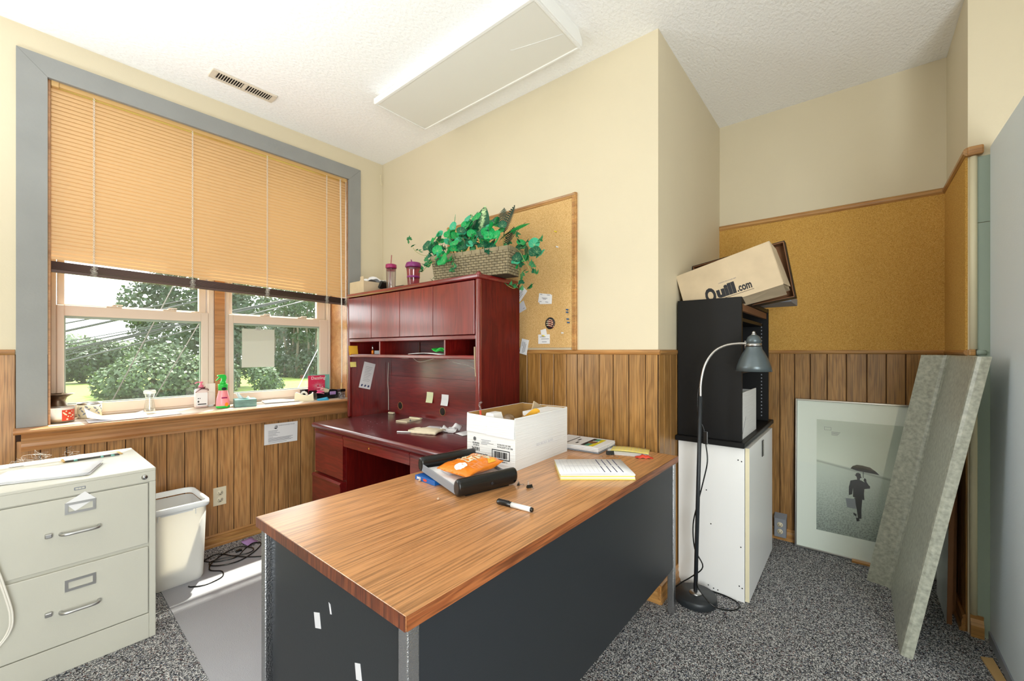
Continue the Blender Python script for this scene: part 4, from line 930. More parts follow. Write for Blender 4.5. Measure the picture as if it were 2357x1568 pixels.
# ------------------------------------------------------------------ outlets
def socket(b, o, xd, zd, nrm):
    pass
oa = thing('wall_outlet', 'cream double wall outlet on the panelling beside the white bin', 'outlet', (0.8605, YA-0.006, 0.312))
part('cover_plate', B().box(-0.0355, 0.0355, -0.005, 0, -0.0575, 0.0575, 0.002, 2), M['brass'], oa)
for dz in (0.022, -0.022):
    so = part('socket', B().lathe([(0, 0), (0.0165, 0), (0.0165, 0.002), (0, 0.002)], (0, 0, 0), 20, mtx=Matrix.Translation((0, -0.005, dz)) @ Matrix.Rotation(PI/2, 4, 'X')), M['brass'], oa)
    part('slot', B().box(-0.008, -0.006, -0.0075, -0.0069, dz-0.003, dz+0.006).box(0.006, 0.008, -0.0075, -0.0069, dz-0.003, dz+0.006).cyl((0, -0.0069, dz-0.009), (0, -0.0075, dz-0.009), 0.003, n=8), M['ink'], so)
ob_ = thing('outlet_box', 'grey metal surface outlet box low on the alcove panelling', 'outlet', (XD-0.006, 0.383, 0.085))
part('metal_box', B().box(-0.045, 0, -0.033, 0.033, -0.06, 0.062, 0.003, 2).prism([(-0.045, -0.034, 0.062), (0, -0.034, 0.085), (0, -0.034, 0.062)], (0, 0.068, 0)), M['grey'], ob_)
for dz in (0.022, -0.022):
    so = part('socket', B().lathe([(0, 0), (0.0165, 0), (0.0165, 0.002), (0, 0.002)], (0, 0, 0), 20, mtx=Matrix.Translation((-0.0455, 0, dz)) @ Matrix.Rotation(-PI/2, 4, 'Y')), M['brass'], ob_)
    part('slot', B().box(-0.0482, -0.0474, -0.008, -0.006, dz-0.003, dz+0.006).box(-0.0482, -0.0474, 0.006, 0.008, dz-0.003, dz+0.006).cyl((-0.0474, 0, dz-0.009), (-0.0482, 0, dz-0.009), 0.003, n=8), M['ink'], so)

# ------------------------------------------------------------------ things on the window sill
ZS = 0.868
j = thing('candle_jar', 'glass candle jar with orange patterned label at the left end of sill', 'candle', (0.172, 3.215, ZS))
part('glass_jar', B().lathe([(0, 0), (0.048, 0), (0.052, 0.004), (0.052, 0.074), (0.054, 0.080), (0.051, 0.080), (0.049, 0.074), (0.049, 0.006), (0, 0.006)], (0, 0, 0), 28), glass('hazy_jar_glass', (0.92, 0.9, 0.88), 0.35, 0.2, (0.8, 0.76, 0.72)), j)
part('wax', B().lathe([(0, 0.0065), (0.0485, 0.0065), (0.0485, 0.024), (0, 0.024)], (0, 0, 0), 24), M['wax'], j)
lb = B(); a0, a1 = math.radians(-88), math.radians(-22)
lb.sheet(lambda u, v: (0.0528*math.cos(a0+(a1-a0)*u), 0.0528*math.sin(a0+(a1-a0)*u), 0.012+0.056*v), 10, 1)
lp_ = part('label', lb, M['red'], j, 'orange label')
R = random.Random(3); db = B()
for k in range(16):
    a = a0+(a1-a0)*R.uniform(0.08, 0.9); z = R.uniform(0.018, 0.062); c_ = Vector((0.0531*math.cos(a), 0.0531*math.sin(a), z)); tng = Vector((-math.sin(a), math.cos(a), 0)); r_ = R.uniform(0.002, 0.005)
    db.poly([c_+tng*r_*math.cos(q*PI/3)+Vector((0, 0, 1))*r_*math.sin(q*PI/3) for q in range(6)])
part('label_print', db, M['cream'], lp_)
j = thing('candle_jar', 'cream candle jar with blue grey leaf pattern beside the orange labelled jar', 'candle', (0.290, 3.335, ZS))
part('ceramic_jar', B().lathe([(0, 0), (0.046, 0), (0.050, 0.006), (0.050, 0.082), (0.048, 0.082), (0.048, 0.07), (0, 0.07)], (0, 0, 0), 28), M['cream'], j)
part('rim', B().lathe([(0.0505, 0.074), (0.0515, 0.083), (0.047, 0.083), (0.047, 0.076)], (0, 0, 0), 28), M['steel'], j)
db = B()
for k in range(14):
    a = math.radians(-150+k*10); z = 0.018+0.045*((k*5) % 7)/6; c_ = Vector((0.0503*math.cos(a), 0.0503*math.sin(a), z)); tg = (Vector((-math.sin(a), math.cos(a), 0))*(1 if k % 2 else -1)+Vector((0, 0, 1))).normalized(); nn = Vector((math.cos(a), math.sin(a), 0)).cross(tg)
    db.poly([c_-tg*0.012, c_+nn*0.005, c_+tg*0.012, c_-nn*0.005])
part('leaf_print', db, M['grey'], j)
single('flared_vase', B().lathe([(0, 0), (0.030, 0), (0.042, 0.02), (0.044, 0.05), (0.034, 0.085), (0.028, 0.103), (0.034, 0.122), (0.058, 0.138), (0.066, 0.140), (0.058, 0.142), (0.030, 0.124), (0.024, 0.103), (0, 0.10)], (0, 0, 0), 28), mat('tarnished_pewter', (120, 104, 88), 0.35, 0.8, var=0.3, vscale=25), 'tarnished dark vase with wide flared lip behind the candle jars', 'vase', (0.170, 3.338, ZS))
def brochure(u, v):
    x = 0.265+0.235*u; y = 3.055+0.14*v+0.02*u
    lift = 0.062*max(0, (0.42-u)/0.42)**1.6*(0.4+0.6*v)+0.020*max(0, u-0.7)/0.3*v
    return (x-0.02*max(0, 0.42-u), y, ZS+0.007+lift)
b = B(); b.sheet(brochure, 14, 4, 0.002).sheet(lambda u, v: (0.262+0.24*u, 3.056+0.145*v, ZS+0.0045), 2, 1, 0.003)
single('curled_brochure', b, M['papergrey'], 'pale glossy brochure with a curled left end on the sunny sill', 'paper', (0.39, 3.12, ZS), world=True)
single('paper_sheet', B().sheet(lambda u, v: (0.505+0.15*u, 3.058+0.10*v+0.03*u, ZS+0.002+0.003*math.sin(u*3)*v), 6, 2, 0.001), M['paper'], 'loose white paper on the sill in front of the glass bottle', 'paper', (0.58, 3.11, ZS), world=True)
g = thing('glass_bottle', 'small empty waisted clear glass bottle standing alone on the sill', 'bottle', (0.537, 3.26, ZS))
part('glass', B().lathe([(0, 0.0), (0.024, 0), (0.027, 0.004), (0.027, 0.03), (0.020, 0.075), (0.0185, 0.09), (0.024, 0.118), (0.027, 0.122), (0.027, 0.136), (0.025, 0.140), (0.023, 0.136), (0.022, 0.12), (0.0165, 0.09), (0.018, 0.075), (0.025, 0.03), (0.022, 0.012), (0, 0.012)], (0, 0, 0), 28), M['clear'], g)
part('neck_ring', B().lathe([(0.0272, 0.119), (0.029, 0.121), (0.029, 0.134), (0.0272, 0.136)], (0, 0, 0), 28), M['bin'], g, 'frosted ring at the mouth')
g = thing('lotion_bottle', 'pale pink lotion pump bottle with dark cord tied round its neck', 'bottle', (0.806, 3.325, ZS))
part('bottle_body', B().box(-0.036, 0.036, -0.018, 0.018, 0, 0.125, 0.012, 3, smooth=True).lathe([(0.020, 0.124), (0.016, 0.132), (0, 0.132)], (0, 0, 0), 16), mat('pale_pink_bottle', (236, 216, 214), 0.35), g)
lbp = part('label', B().box(-0.031, 0.031, -0.0188, -0.0183, 0.014, 0.10), M['paper'], g, 'white label')
bb = B(); printlines(bb, (0, -0.0189, 0), (1, 0, 0), (0, 0, 1), [(-.022, .024, .022), (-.022, -.016, .06), (-.012, -.008, .06)], 0.006); bb.box(-.0205, -.0165, -.0195, -.0189, .035, .05).box(-.0235, -.0135, -.0195, -.0189, .040, .045)
part('label_print', bb, M['ink'], lbp)
part('pump', B().cyl((0, 0, 0.132), (0, 0, 0.150), 0.015, 0.013, 16).cyl((0, 0, 0.150), (0, 0, 0.165), 0.005, n=10).box(-0.010, 0.010, -0.008, 0.008, 0.163, 0.172, 0.003).tube(bez([(-0.005, 0, 0.168), (-0.022, -0.004, 0.169), (-0.034, -0.006, 0.162)], 4), 0.0035, 8), M['pink'], g)
part('tie_cord', B().tube([(0.021*math.cos(k*PI/8), 0.02*math.sin(k*PI/8), 0.131+0.004*math.sin(k*PI/8)) for k in range(16)], 0.0018, 6, closed=True).tube(bez([(0.02, -0.02, 0.138), (0, -0.024, 0.128), (-0.025, -0.026, 0.112), (-0.036, -0.026, 0.104)], 4), 0.0018, 6).tube(bez([(-0.022, -0.02, 0.138), (0.0, -0.024, 0.130), (0.028, -0.024, 0.118), (0.034, -0.024, 0.112), (0.03, -0.024, 0.125), (0.0, -0.024, 0.134)], 4), 0.0018, 6), mat('maroon_cord', (90, 24, 40), 0.7), g)
g = thing('hand_cream_tube', 'pale squeeze tube standing behind the pink lotion bottle', 'tube', (0.866, 3.357, ZS))
part('tube_body', B().prism([(-.022, -.016, .012), (.022, -.016, .012), (.027, -.002, .155), (.027, .002, .155), (-.027, .002, .155), (-.027, -.002, .155)], (0, 0.001, 0)).box(-0.023, 0.023, -0.016, 0.014, 0.012, 0.10, 0.01, 2, smooth=True), mat('pale_cream_tube', (234, 222, 214), 0.4), g)
part('screw_cap', B().cyl((0, 0, 0), (0, 0, 0.014), 0.019, n=20), M['whitepl'], g)
g = thing('spray_bottle', 'pink spray bottle with bright green trigger at the middle of the sill', 'spray bottle', (0.890, 3.185, ZS))
part('bottle_body', B().lathe([(0, 0), (0.030, 0), (0.037, 0.006), (0.039, 0.03), (0.036, 0.065), (0.028, 0.10), (0.025, 0.118), (0.025, 0.13), (0, 0.13)], (0, 0, 0), 28, mtx=Matrix.Diagonal((1, 0.72, 1, 1))), mat('salmon_pink_bottle', (246, 150, 158), 0.3), g)
part('label_band', B().lathe([(0.0306, 0.001), (0.0378, 0.006), (0.0392, 0.018), (0.0, 0.018)], (0, 0, 0), 28, mtx=Matrix.Diagonal((1.005, 0.73, 1, 1))), M['green'], g, 'green base band')
part('collar', B().lathe([(0, 0.122), (0.0262, 0.118), (0.0270, 0.15), (0.028, 0.158), (0.0, 0.158)], (0, 0, 0), 24, mtx=Matrix.Diagonal((1, 0.8, 1, 1))), M['green'], g)
nn_ = part('neck_badge', B().lathe([(0, 0), (0.014, 0), (0.014, 0.001), (0, 0.001)], (0, 0, 0), 20, mtx=Matrix.Translation((0, -0.0225, 0.128)) @ Matrix.Rotation(PI/2, 4, 'X') @ Matrix.Diagonal((1, 0.7, 1, 1))), M['ink'], g, 'black oval badge')
part('front_print', B().box(-0.016, 0.016, -0.0290, -0.0280, 0.066, 0.074), M['magenta'], g)
part('flower_print', B().prism([(0.012+0.010*math.cos(k*PI/4), -0.0288, 0.026+0.013*math.sin(k*PI/4)) for k in range(8)], (0, -0.0008, 0)), M['orange'], g, 'orange flower print')
tr = B().cyl((0, 0, 0.158), (0, 0, 0.176), 0.017, 0.016, 16)
tr.prism([(-.010, -.009, .176), (.012, -.009, .176), (.018, -.009, .196), (.016, -.009, .212), (.006, -.009, .220), (-.012, -.009, .220), (-.030, -.009, .217), (-.031, -.009, .210), (-.012, -.009, .203), (-.008, -.009, .192)], (0, .018, 0))
part('trigger_head', tr, M['green'], g)
part('trigger', B().prism([(-.014, -.006, .206), (-.020, -.006, .205), (-.036, -.006, .186), (-.040, -.006, .182), (-.036, -.006, .181), (-.024, -.006, .190), (-.012, -.006, .200)], (0, .012, 0)), M['green'], g)
g = thing('tissue_box', 'teal and sand coloured tissue box with a tissue pulled out', 'tissue box', (1.018, 3.190, ZS), math.radians(-12))
part('box_body', B().box(-0.062, 0.062, -0.056, 0.056, 0, 0.050, 0.001, 1), mat('teal_sand_carton', (104, 140, 134), 0.6, var=0.35, vscale=14, stretch=(1, 1, 3)), g)
part('top_panel', B().box(-0.060, 0.060, -0.054, 0.054, 0.050, 0.0508), M['teal'], g)
part('tissue', B().sheet(lambda u, v: (-0.035+0.07*u-0.02*v, -0.01+0.02*math.sin(u*6)-0.01*v, 0.0508+0.045*v*(0.6+0.4*math.sin(u*5+1))), 10, 6, 0.0), M['paper'], g)
single('paper_sheet', B().sheet(lambda u, v: (-0.11+0.22*u, -0.08+0.16*v, 0.006+0.006*math.sin(u*4)*v), 8, 4, 0.003), M['paper'], 'folded white paper on the sill left of the tape dispenser', 'paper', (1.275, 3.27, ZS), math.radians(-12))
g = thing('tape_dispenser', 'beige desktop tape dispenser on the right end of the sill', 'tape dispenser', (1.418, 3.195, ZS), math.radians(-24))
prof = [(-.072, 0), (.060, 0), (.056, .058), (.040, .046), (.020, .038), (-.005, .040), (-.030, .052), (-.055, .064), (-.066, .058)]
part('dispenser_body', B().prism([(x, -.026, z) for x, z in prof], (0, .052, 0)), M['cream'], g)
part('tape_roll', B().lathe([(0.012, -0.010), (0.026, -0.010), (0.026, 0.010), (0.012, 0.010), (0.012, -0.010)], (0, 0, 0), 24, mtx=Matrix.Translation((-0.006, -0.0005, 0.044)) @ Matrix.Rotation(PI/2, 4, 'X')), M['bin'], g)
part('cutter', B().box(0.048, 0.057, -0.013, 0.013, 0.056, 0.061), M['steel'], g)
g = thing('desk_organizer', 'black plastic desk organizer tray on the right end of the sill', 'organizer', (1.600, 3.245, ZS))
b = B(); b.box(-0.10, 0.10, -0.07, 0.07, 0, 0.004); b.box(-0.10, 0.10, -0.07, -0.066, 0.004, 0.030).box(-0.10, 0.10, 0.066, 0.07, 0.004, 0.060).box(-0.10, -0.096, -0.066, 0.066, 0.004, 0.050).box(0.096, 0.10, -0.066, 0.066, 0.004, 0.060).box(-0.01, -0.006, -0.066, 0.066, 0.004, 0.045).box(-0.096, 0.096, -0.005, -0.001, 0.004, 0.045)
part('tray', b, M['blackpl'], g)
single('memo_block', B().box(-0.035, 0.035, -0.002, 0.002, 0, 0.055, mtx=Matrix.Translation((0, 0, 0.0)) @ Matrix.Rotation(0.35, 4, 'Y')), M['cream'], 'cream card leaning in the black organizer tray', 'card', (1.60, 3.285, ZS+0.022))
single('memo_block', B().box(-0.022, 0.022, -0.006, 0.006, 0, 0.045), M['lavender'], 'lavender memo pad standing in the black organizer tray', 'notepad', (1.645, 3.215, ZS+0.006))
g = single('pink_cable', B().tube(bez([(0.03*math.cos(k*0.9)*(1-0.02*k), 0.022*math.sin(k*0.9), 0.004+0.0028*k) for k in range(22)], 3), 0.003, 6), M['pink'], 'coiled pink charging cable heaped on the black organizer tray', 'cable', (1.545, 3.215, ZS+0.034))
single('pink_case', B().box(-0.028, 0.028, -0.014, 0.014, 0, 0.030, 0.011, 3, smooth=True), mat('hot_pink_plastic', (236, 40, 130), 0.3), 'hot pink rounded case beside the pink cable', 'case', (1.572, 3.268, ZS+0.026), math.radians(-20))
single('black_gadget_box', B().box(-0.026, 0.026, -0.014, 0.014, 0, 0.074, 0.002, 1).box(-0.024, 0.0, -0.0148, -0.014, 0.045, 0.065, mi=1), [M['blackpl'], M['grey']], 'small black box behind the tape dispenser at the window glass', 'box', (1.470, 3.325, ZS))
g = thing('greeting_card', 'bright red Dazzling card standing against the right window', 'card', (1.580, 3.352, ZS+0.004))
part('card_front', B().box(-0.068, 0.068, -0.001, 0.001, 0, 0.172), mat('raspberry_card', (214, 52, 92), 0.5), g)
lettering(g, 'Dazzling!', 0.034, (-0.044, -0.0012, 0.140), (1, 0, 0), (0, 0, 1), M['paper'])
sb_ = B()
for k in range(26):
    a = k*2*PI/26; r0, r1 = 0.010, 0.034+0.018*((k*7) % 5)/5
    c_ = Vector((0.012, -0.0012, 0.088)); d_ = Vector((math.cos(a)*1.15, 0, math.sin(a)*0.75)); n_ = Vector((-d_.z, 0, d_.x)).normalized()*0.0006
    sb_.prism([c_+d_*r0-n_, c_+d_*r0+n_, c_+d_*r1+n_*0.4, c_+d_*r1-n_*0.4], (0, -0.0002, 0))
part('starburst_print', sb_, M['papergrey'], g)
single('teal_card', B().box(-0.075, 0.075, -0.0012, 0.0012, 0, 0.180), M['teal'], 'teal card standing behind the red Dazzling card', 'card', (1.617, 3.366, ZS))
g = thing('clip_jar', 'small clear jar with black lid full of clips at the sill end', 'jar', (1.662, 3.112, ZS))
part('glass_jar', B().box(-0.021, 0.021, -0.021, 0.021, 0, 0.056, 0.006, 3, smooth=True), M['clearpl'], g)
b = B(); R = random.Random(5)
for k in range(40):
    c_ = Vector((R.uniform(-.015, .015), R.uniform(-.015, .015), R.uniform(.004, .05))); d_ = Vector((R.gauss(0, 1), R.gauss(0, 1), R.gauss(0, 1))).normalized()*0.009; b.tube([c_-d_, c_+d_], 0.0009, 4)
o = part('clip', b, M['steel'], g, kind='stuff')
part('jar_lid', B().box(-0.023, 0.023, -0.023, 0.023, 0.056, 0.076, 0.003, 2), M['blackpl'], g)
single('sticky_pad', B().box(-0.038, 0.038, -0.028, 0.028, 0, 0.006, mi=0).sheet(lambda u, v: (-0.038+0.076*u, -0.028+0.056*v, 0.008+0.012*v*u), 4, 4, 0.001), M['aqua'], 'bright blue sticky pad in front of the black organizer tray', 'notepad', (1.520, 3.125, ZS), math.radians(-15))
ps = thing('taped_sheet', 'blank grey sheet taped inside the right window pane', 'paper', (1.178, 3.412, 1.12))
part('sheet', B().sheet(lambda u, v: (-0.112+0.224*u+0.006*(1-u)*math.sin(v*2), -0.003-0.012*(1-u)*(1-v)+0.010, 0.002+0.282*v), 6, 6, 0.0), translucent('grey_sheet', (184, 182, 174), 0.10, 0.8), ps)
part('tape', B().box(-0.018, 0.018, 0.005, 0.0062, 0.276, 0.300), M['clearpl'], ps)

# wall notice
no = thing('wall_notice', 'white printed notice with a ship emblem on the panelling under the sill', 'notice', (1.231, YA-0.0065, 0.660))
part('sheet', B().prism([(-.110, 0, .0735), (.112, 0, .0705), (.109, 0, -.0715), (-.111, 0, -.0695)], (0, -0.0012, 0)), M['paper'], no)
lettering(no, 'HARBOR BUSINESS PLAZA', 0.0095, (-0.020, -0.0014, 0.052), (1, 0, 0), (0, 0, 1), M['greyink'])
em = B().prism([(-.050, -.0013, .042), (-.022, -.0013, .044), (-.033, -.0013, .034), (-.040, -.0013, .034)], (0, -.0004, 0)).prism([(-.044, -.0013, .046), (-.036, -.0013, .064), (-.038, -.0013, .046)], (0, -.0004, 0)).prism([(-.034, -.0013, .046), (-.030, -.0013, .062), (-.025, -.0013, .048)], (0, -.0004, 0))
part('emblem', em, M['ink'], no)
pb = B(); printlines(pb, (0, -0.0013, 0), (1, 0, 0), (0, 0, 1), [(-.085, -.022, .022), (-.085, -.028, .013), (-.085, -.010, .005), (-.085, -.035, -.004), (-.085, -.024, -.012), (-.085, -.055, -.021)]+[(-.085, .078-.012*(k % 3), -.029-.0055*k) for k in range(5)]+[(-.085, .035, -.060)], 0.0022)
part('small_print', pb, M['greyink'], no)

# ------------------------------------------------------------------ on the filing cabinet
ZC = 0.7352
st = thing('document_stack', 'stack of printed white documents on the filing cabinet', 'papers', (0.096, 2.567, ZC), math.radians(-17.6))
for k in range(6):
    a = math.radians((0, 1.5, -2, 0.8, -1.2, 0.4)[k]); 
    part('sheet', B().sheet(lambda u, v, k=k: (-0.14+0.28*u+0.004*((k*3) % 4), -0.108+0.216*v-0.003*((k*5) % 3), 0.0012+0.0022*k+0.002*math.sin(3*u+k)*v), 4, 3, 0.0009, mtx=Matrix.Rotation(a, 4, 'Z')), M['paper'], st)
pb = B(); printlines(pb, (0, 0, 0.0168), (1, 0, 0), (0, 1, 0), [(-0.10, 0.10-0.02*(k % 4), 0.075-0.016*k) for k in range(8)], 0.004)
part('small_print', pb, M['papergrey'], st)
en = thing('note_pad', 'cream envelope and note slips behind the documents on the filing cabinet', 'notepad', (0.255, 2.815, ZC), math.radians(3))
part('envelope', B().box(-0.10, 0.10, -0.042, 0.042, 0, 0.004, 0.001, 1), M['kraft'], en)
part('slip', B().sheet(lambda u, v: (-0.095+0.18*u, -0.036+0.075*v, 0.008+0.006*math.sin(u*5)*v), 6, 3, 0.001), M['paper'], en)
pn = thing('pencil', 'dark pencil with blue bands in front of the cream envelope', 'pencil', (0.247, 2.763, ZC+0.0042), math.radians(-3))
part('shaft', B().cyl((-0.085, 0, 0.001), (0.095, 0, 0.001), 0.0038, n=6, smooth=False), mat('dark_pencil_paint', (60, 60, 56), 0.5), pn)
part('band', B().cyl((-0.058, 0, 0.001), (-0.046, 0, 0.001), 0.0042, n=6).cyl((0.03, 0, 0.001), (0.040, 0, 0.001), 0.0042, n=6).cyl((0.065, 0, 0.001), (0.078, 0, 0.001), 0.0042, n=6), M['teal'], pn, 'blue bands')
part('tip', B().cyl((-0.085, 0, 0.001), (-0.104, 0, 0.001), 0.0038, 0.0006, n=6), M['tan'], pn)
single('paper_scrap', B().sheet(lambda u, v: (-0.022+0.044*u, -0.015+0.03*v, 0.003+0.006*math.sin(3*u)*v), 4, 3, 0.001), M['paper'], 'small crumpled white scrap at the rear left of the filing cabinet', 'paper', (0.02, 2.845, ZC))
R = random.Random(11); b = B()
for k in range(46):
    p = Vector((R.uniform(0.0, 0.20), R.uniform(2.932, 3.12), R.uniform(0.66, 0.76)))
    pts = [p]
    for q in range(5): pts.append(pts[-1]+Vector((R.gauss(0, .016), R.gauss(0, .01), R.gauss(0, .010))))
    b.tube(bez(pts, 3), 0.0005, 3, cap=False)
single('cobweb', b, M['web'], 'dusty cobweb threads between the filing cabinet and the sill', 'cobweb', (0.1, 3.03, 0.68), world=True, kind='stuff')
b = B(); 
for dx in (0.004, 0.010): b.tube(bez([(-0.045+dx, 2.345, 0.60), (-0.040+dx, 2.338, 0.50), (-0.026+dx, 2.335, 0.43), (-0.008+dx, 2.333, 0.34), (-0.002+dx, 2.332, 0.29), (-0.006+dx, 2.333, 0.245), (-0.03+dx, 2.335, 0.20), (-0.10+dx, 2.34, 0.12), (-0.16+dx, 2.35, 0.004)], 6), 0.0032, 6)
b.tube([(-0.038, 2.345, 0.598), (-0.05, 2.35, 0.70), (-0.07, 2.352, 0.742), (-0.075, 2.40, 0.742)], 0.004, 6)
single('cream_cord', b, M['cord'], 'cream flex hanging down the left edge of the filing cabinet', 'cord', (-0.02, 2.34, 0.2), world=True)

# ------------------------------------------------------------------ floor by the bin
cpts = [(0.70, 3.02, .006), (0.76, 2.90, .006), (0.86, 2.86, .006), (0.93, 2.93, .006), (1.00, 2.99, .006), (1.03, 2.94, .008), (0.97, 2.86, .008), (0.88, 2.80, .008), (0.80, 2.80, .010), (0.74, 2.85, .010), (0.75, 2.90, .012), (0.83, 2.89, .012), (0.93, 2.85, .012), (0.97, 2.90, .012), (0.92, 2.99, .010), (0.84, 2.97, .008), (0.75, 2.88, .012), (0.72, 2.80, .010), (0.76, 2.74, .007), (0.74, 2.67, .007), (0.66, 2.65, .007), (0.61, 2.68, .007), (0.60, 2.70, .007)]
single('black_cable', B().tube(bez(cpts, 6), 0.0034, 6).tube(bez([(0.72, 2.95, .007), (0.80, 2.98, .012), (0.86, 2.87, .014), (0.92, 2.80, .008), (1.0, 2.74, .007), (1.15, 2.72, .007)], 6), 0.0034, 6).box(0.885, 0.92, 2.925, 2.94, 0.004, 0.016, 0.003), M['blackpl'], 'tangled black cable on the floor beside the white bin', 'cable', (0.8, 2.85, 0), world=True)
single('purple_note', B().sheet(lambda u, v: (-0.035+0.07*u, -0.035+0.07*v, 0.006+0.012*v*v), 3, 4, 0.0008), M['lavender'], 'purple sticky note lying by the baseboard', 'note', (0.99, 3.02, 0.0), math.radians(15))

# ------------------------------------------------------------------ on the walnut desk
ZD = 0.745
bx = thing('paper_carton', 'open white paper carton printed 36591 standing on the office desk', 'box', (1.331, 1.084, ZD), math.radians(3))
LX, LY, LZ = 0.438, 0.268, 0.218
b = B(); b.box(0, LX, 0, 0.004, 0, LZ).box(0, LX, LY-0.004, LY, 0, LZ+0.004).box(0, 0.004, 0.004, LY-0.004, 0, LZ-0.006).box(LX-0.004, LX, 0.004, LY-0.004, 0, LZ+0.002).box(0.004, LX-0.004, 0.004, LY-0.004, 0, 0.004)
for f in b.bm.faces: f.material_index = 0
part('carton_walls', b, M['carton'], bx)
b = B(); b.box(0.0042, LX-0.0042, 0.0042, 0.0048, 0.004, LZ-0.001).box(0.0042, LX-0.0042, LY-0.0048, LY-0.0042, 0.004, LZ+0.003).box(0.0042, 0.0048, 0.0048, LY-0.0048, 0.004, LZ-0.008).box(LX-0.0048, LX-0.0042, 0.0048, LY-0.0048, 0.004, LZ+0.001)
part('inner_lining', b, M['cardin'], bx, 'brown inside of the carton')
part('flap', B().prism([(-0.001, 0.002, LZ-0.006), (-0.001, LY*0.56, LZ-0.004), (-0.004, LY*0.56, LZ-0.082), (-0.004, 0.002, LZ-0.086)], (-0.003, 0, 0)), M['carton'], bx)
part('flap', B().prism([(-0.001, LY*0.565, LZ-0.003), (-0.001, LY-0.002, LZ+0.002), (-0.004, LY-0.002, LZ-0.078), (-0.004, LY*0.565, LZ-0.080)], (-0.002, 0, 0)), M['carton'], bx)
part('flap', B().box(LX, LX+0.003, 0.004, LY*0.46, LZ-0.08, LZ+0.002).box(LX, LX+0.003, LY*0.47, LY-0.004, LZ-0.08, LZ+0.002), M['carton'], bx)
part('fold_lip', B().prism([(0.004, -0.0002, LZ), (LX-0.002, -0.0002, LZ), (LX-0.03, -0.006, LZ-0.004), (0.03, -0.006, LZ-0.004)], (0, 0, 0.001)), M['carton'], bx)
xd, yd = (0, -1, 0), (0, 0, 1)
lettering(bx, '36591', 0.0225, (-0.0006, 0.240, 0.057), xd, yd, M['ink'], 0.0006, sx=0.85)
lettering(bx, 'BUSINESS\n SOURCE', 0.0095, (-0.0006, 0.235, 0.088), xd, yd, M['ink'])
lettering(bx, '10 PACKS OF 500\n10 PAQUETS DE 500', 0.0095, (-0.0006, 0.096, 0.096), xd, yd, M['ink'])
lettering(bx, 'Premium Multi-Purpose Copy Paper\nPapier multi-usage', 0.0088, (-0.0006, 0.240, 0.044), xd, yd, M['ink'], sx=0.72)
pb = B(); printlines(pb, (-0.0006, 0.185, 0), xd, yd, [(0, .055, .108), (.004, .045, .102), (0, .070, .096), (0, .035, .090)], 0.002)
part('small_print', pb, M['greyink'], bx)
eb = B(); eb.tube([(-0.0008, 0.222+0.0065*math.cos(k*PI/6), 0.109+0.0075*math.sin(k*PI/6)) for k in range(12)], 0.0016, 4, closed=True).box(-0.0012, -0.0004, 0.2195, 0.2245, 0.105, 0.113)
part('emblem', eb, M['ink'], bx)
kb = B(); kb.box(-0.0009, -0.0003, 0.028, 0.124, 0.074, 0.0775).box(-0.0009, -0.0003, 0.028, 0.124, 0.036, 0.0395).box(-0.0009, -0.0003, 0.028, 0.0315, 0.0395, 0.074).box(-0.0009, -0.0003, 0.1205, 0.124, 0.0395, 0.074)
y = 0.112; R = random.Random(9)
while y > 0.042:
    wd = R.choice((0.0006, 0.001, 0.0016, 0.0022)); kb.box(-0.0009, -0.0003, y-wd, y, 0.043, 0.070); y -= wd+R.choice((0.0008, 0.0012, 0.002))
part('barcode', kb, M['ink'], bx)
lettering(bx, '100 35255 36591 2', 0.0085, (-0.0006, 0.108, 0.026), xd, yd, M['ink'])
lettering(bx, 'REORDER 36591', 0.020, (0.16, -0.0004, 0.075), (1, 0, 0), (0, 0, 1), M['papergrey'])
# things inside the carton
single('milk_carton', B().prism([(-.032, -.03, 0), (.032, -.03, 0), (.032, -.03, .185), (.018, -.03, .222), (-.018, -.03, .222), (-.032, -.03, .185)], (0, .06, 0), mtx=Matrix.Rotation(PI/2, 4, 'Z')), M['white'], 'small white gabled carton inside the front left of the paper carton', 'carton', (1.368, 1.235, ZD+0.0045), math.radians(3))
g = thing('red_pen', 'red pen with clear end standing up in the paper carton', 'pen', (1.372, 1.305, ZD+0.006))
part('barrel', B().cyl((0, 0, 0), (-0.006, 0.012, 0.222), 0.0052, n=12), M['red'], g)
part('clear_end', B().cyl((-0.006, 0.012, 0.222), (-0.010, 0.014, 0.252), 0.0046, n=12).cyl((-0.0100, 0.014, 0.252), (-0.001, 0.006, 0.262), 0.0050, n=10), M['clearpl'], g)
single('glass_ball', B().ball((0, 0, 0.032), 0.032, n=20), M['clearpl'], 'clear crinkled plastic ball inside the paper carton', 'ball', (1.44, 1.21, ZD+0.150))
single('inner_carton', B().box(-0.055, 0.055, -0.05, 0.05, 0, 0.145, 0.001, 1), M['card'], 'plain brown inner carton under the clear plastic ball', 'box', (1.44, 1.21, ZD+0.0045), math.radians(3))
single('gold_envelope', B().sheet(lambda u, v: (-0.06+0.12*u, 0.012*math.sin(u*5)+0.006*v, 0.005+(0.214-0.014*math.sin(u*6.2))*v), 10, 3, 0.0), M['gold'], 'golden yellow paper sticking up inside the paper carton', 'paper', (1.495, 1.123, ZD+0.004), math.radians(3))
single('paper_ream', B().box(-0.11, 0.11, -0.045, 0.045, 0, 0.211, 0.001, 1), M['paper'], 'white papers standing along the near side inside the paper carton', 'papers', (1.645, 1.165, ZD+0.0045), math.radians(3))
single('cardboard_piece', B().box(-0.045, 0.045, -0.0025, 0.0025, 0, 0.225, mtx=Matrix.Rotation(0.42, 4, 'Y')), M['card'], 'tilted brown cardboard piece near the back of the paper carton', 'cardboard', (1.63, 1.245, ZD+0.022), math.radians(3))

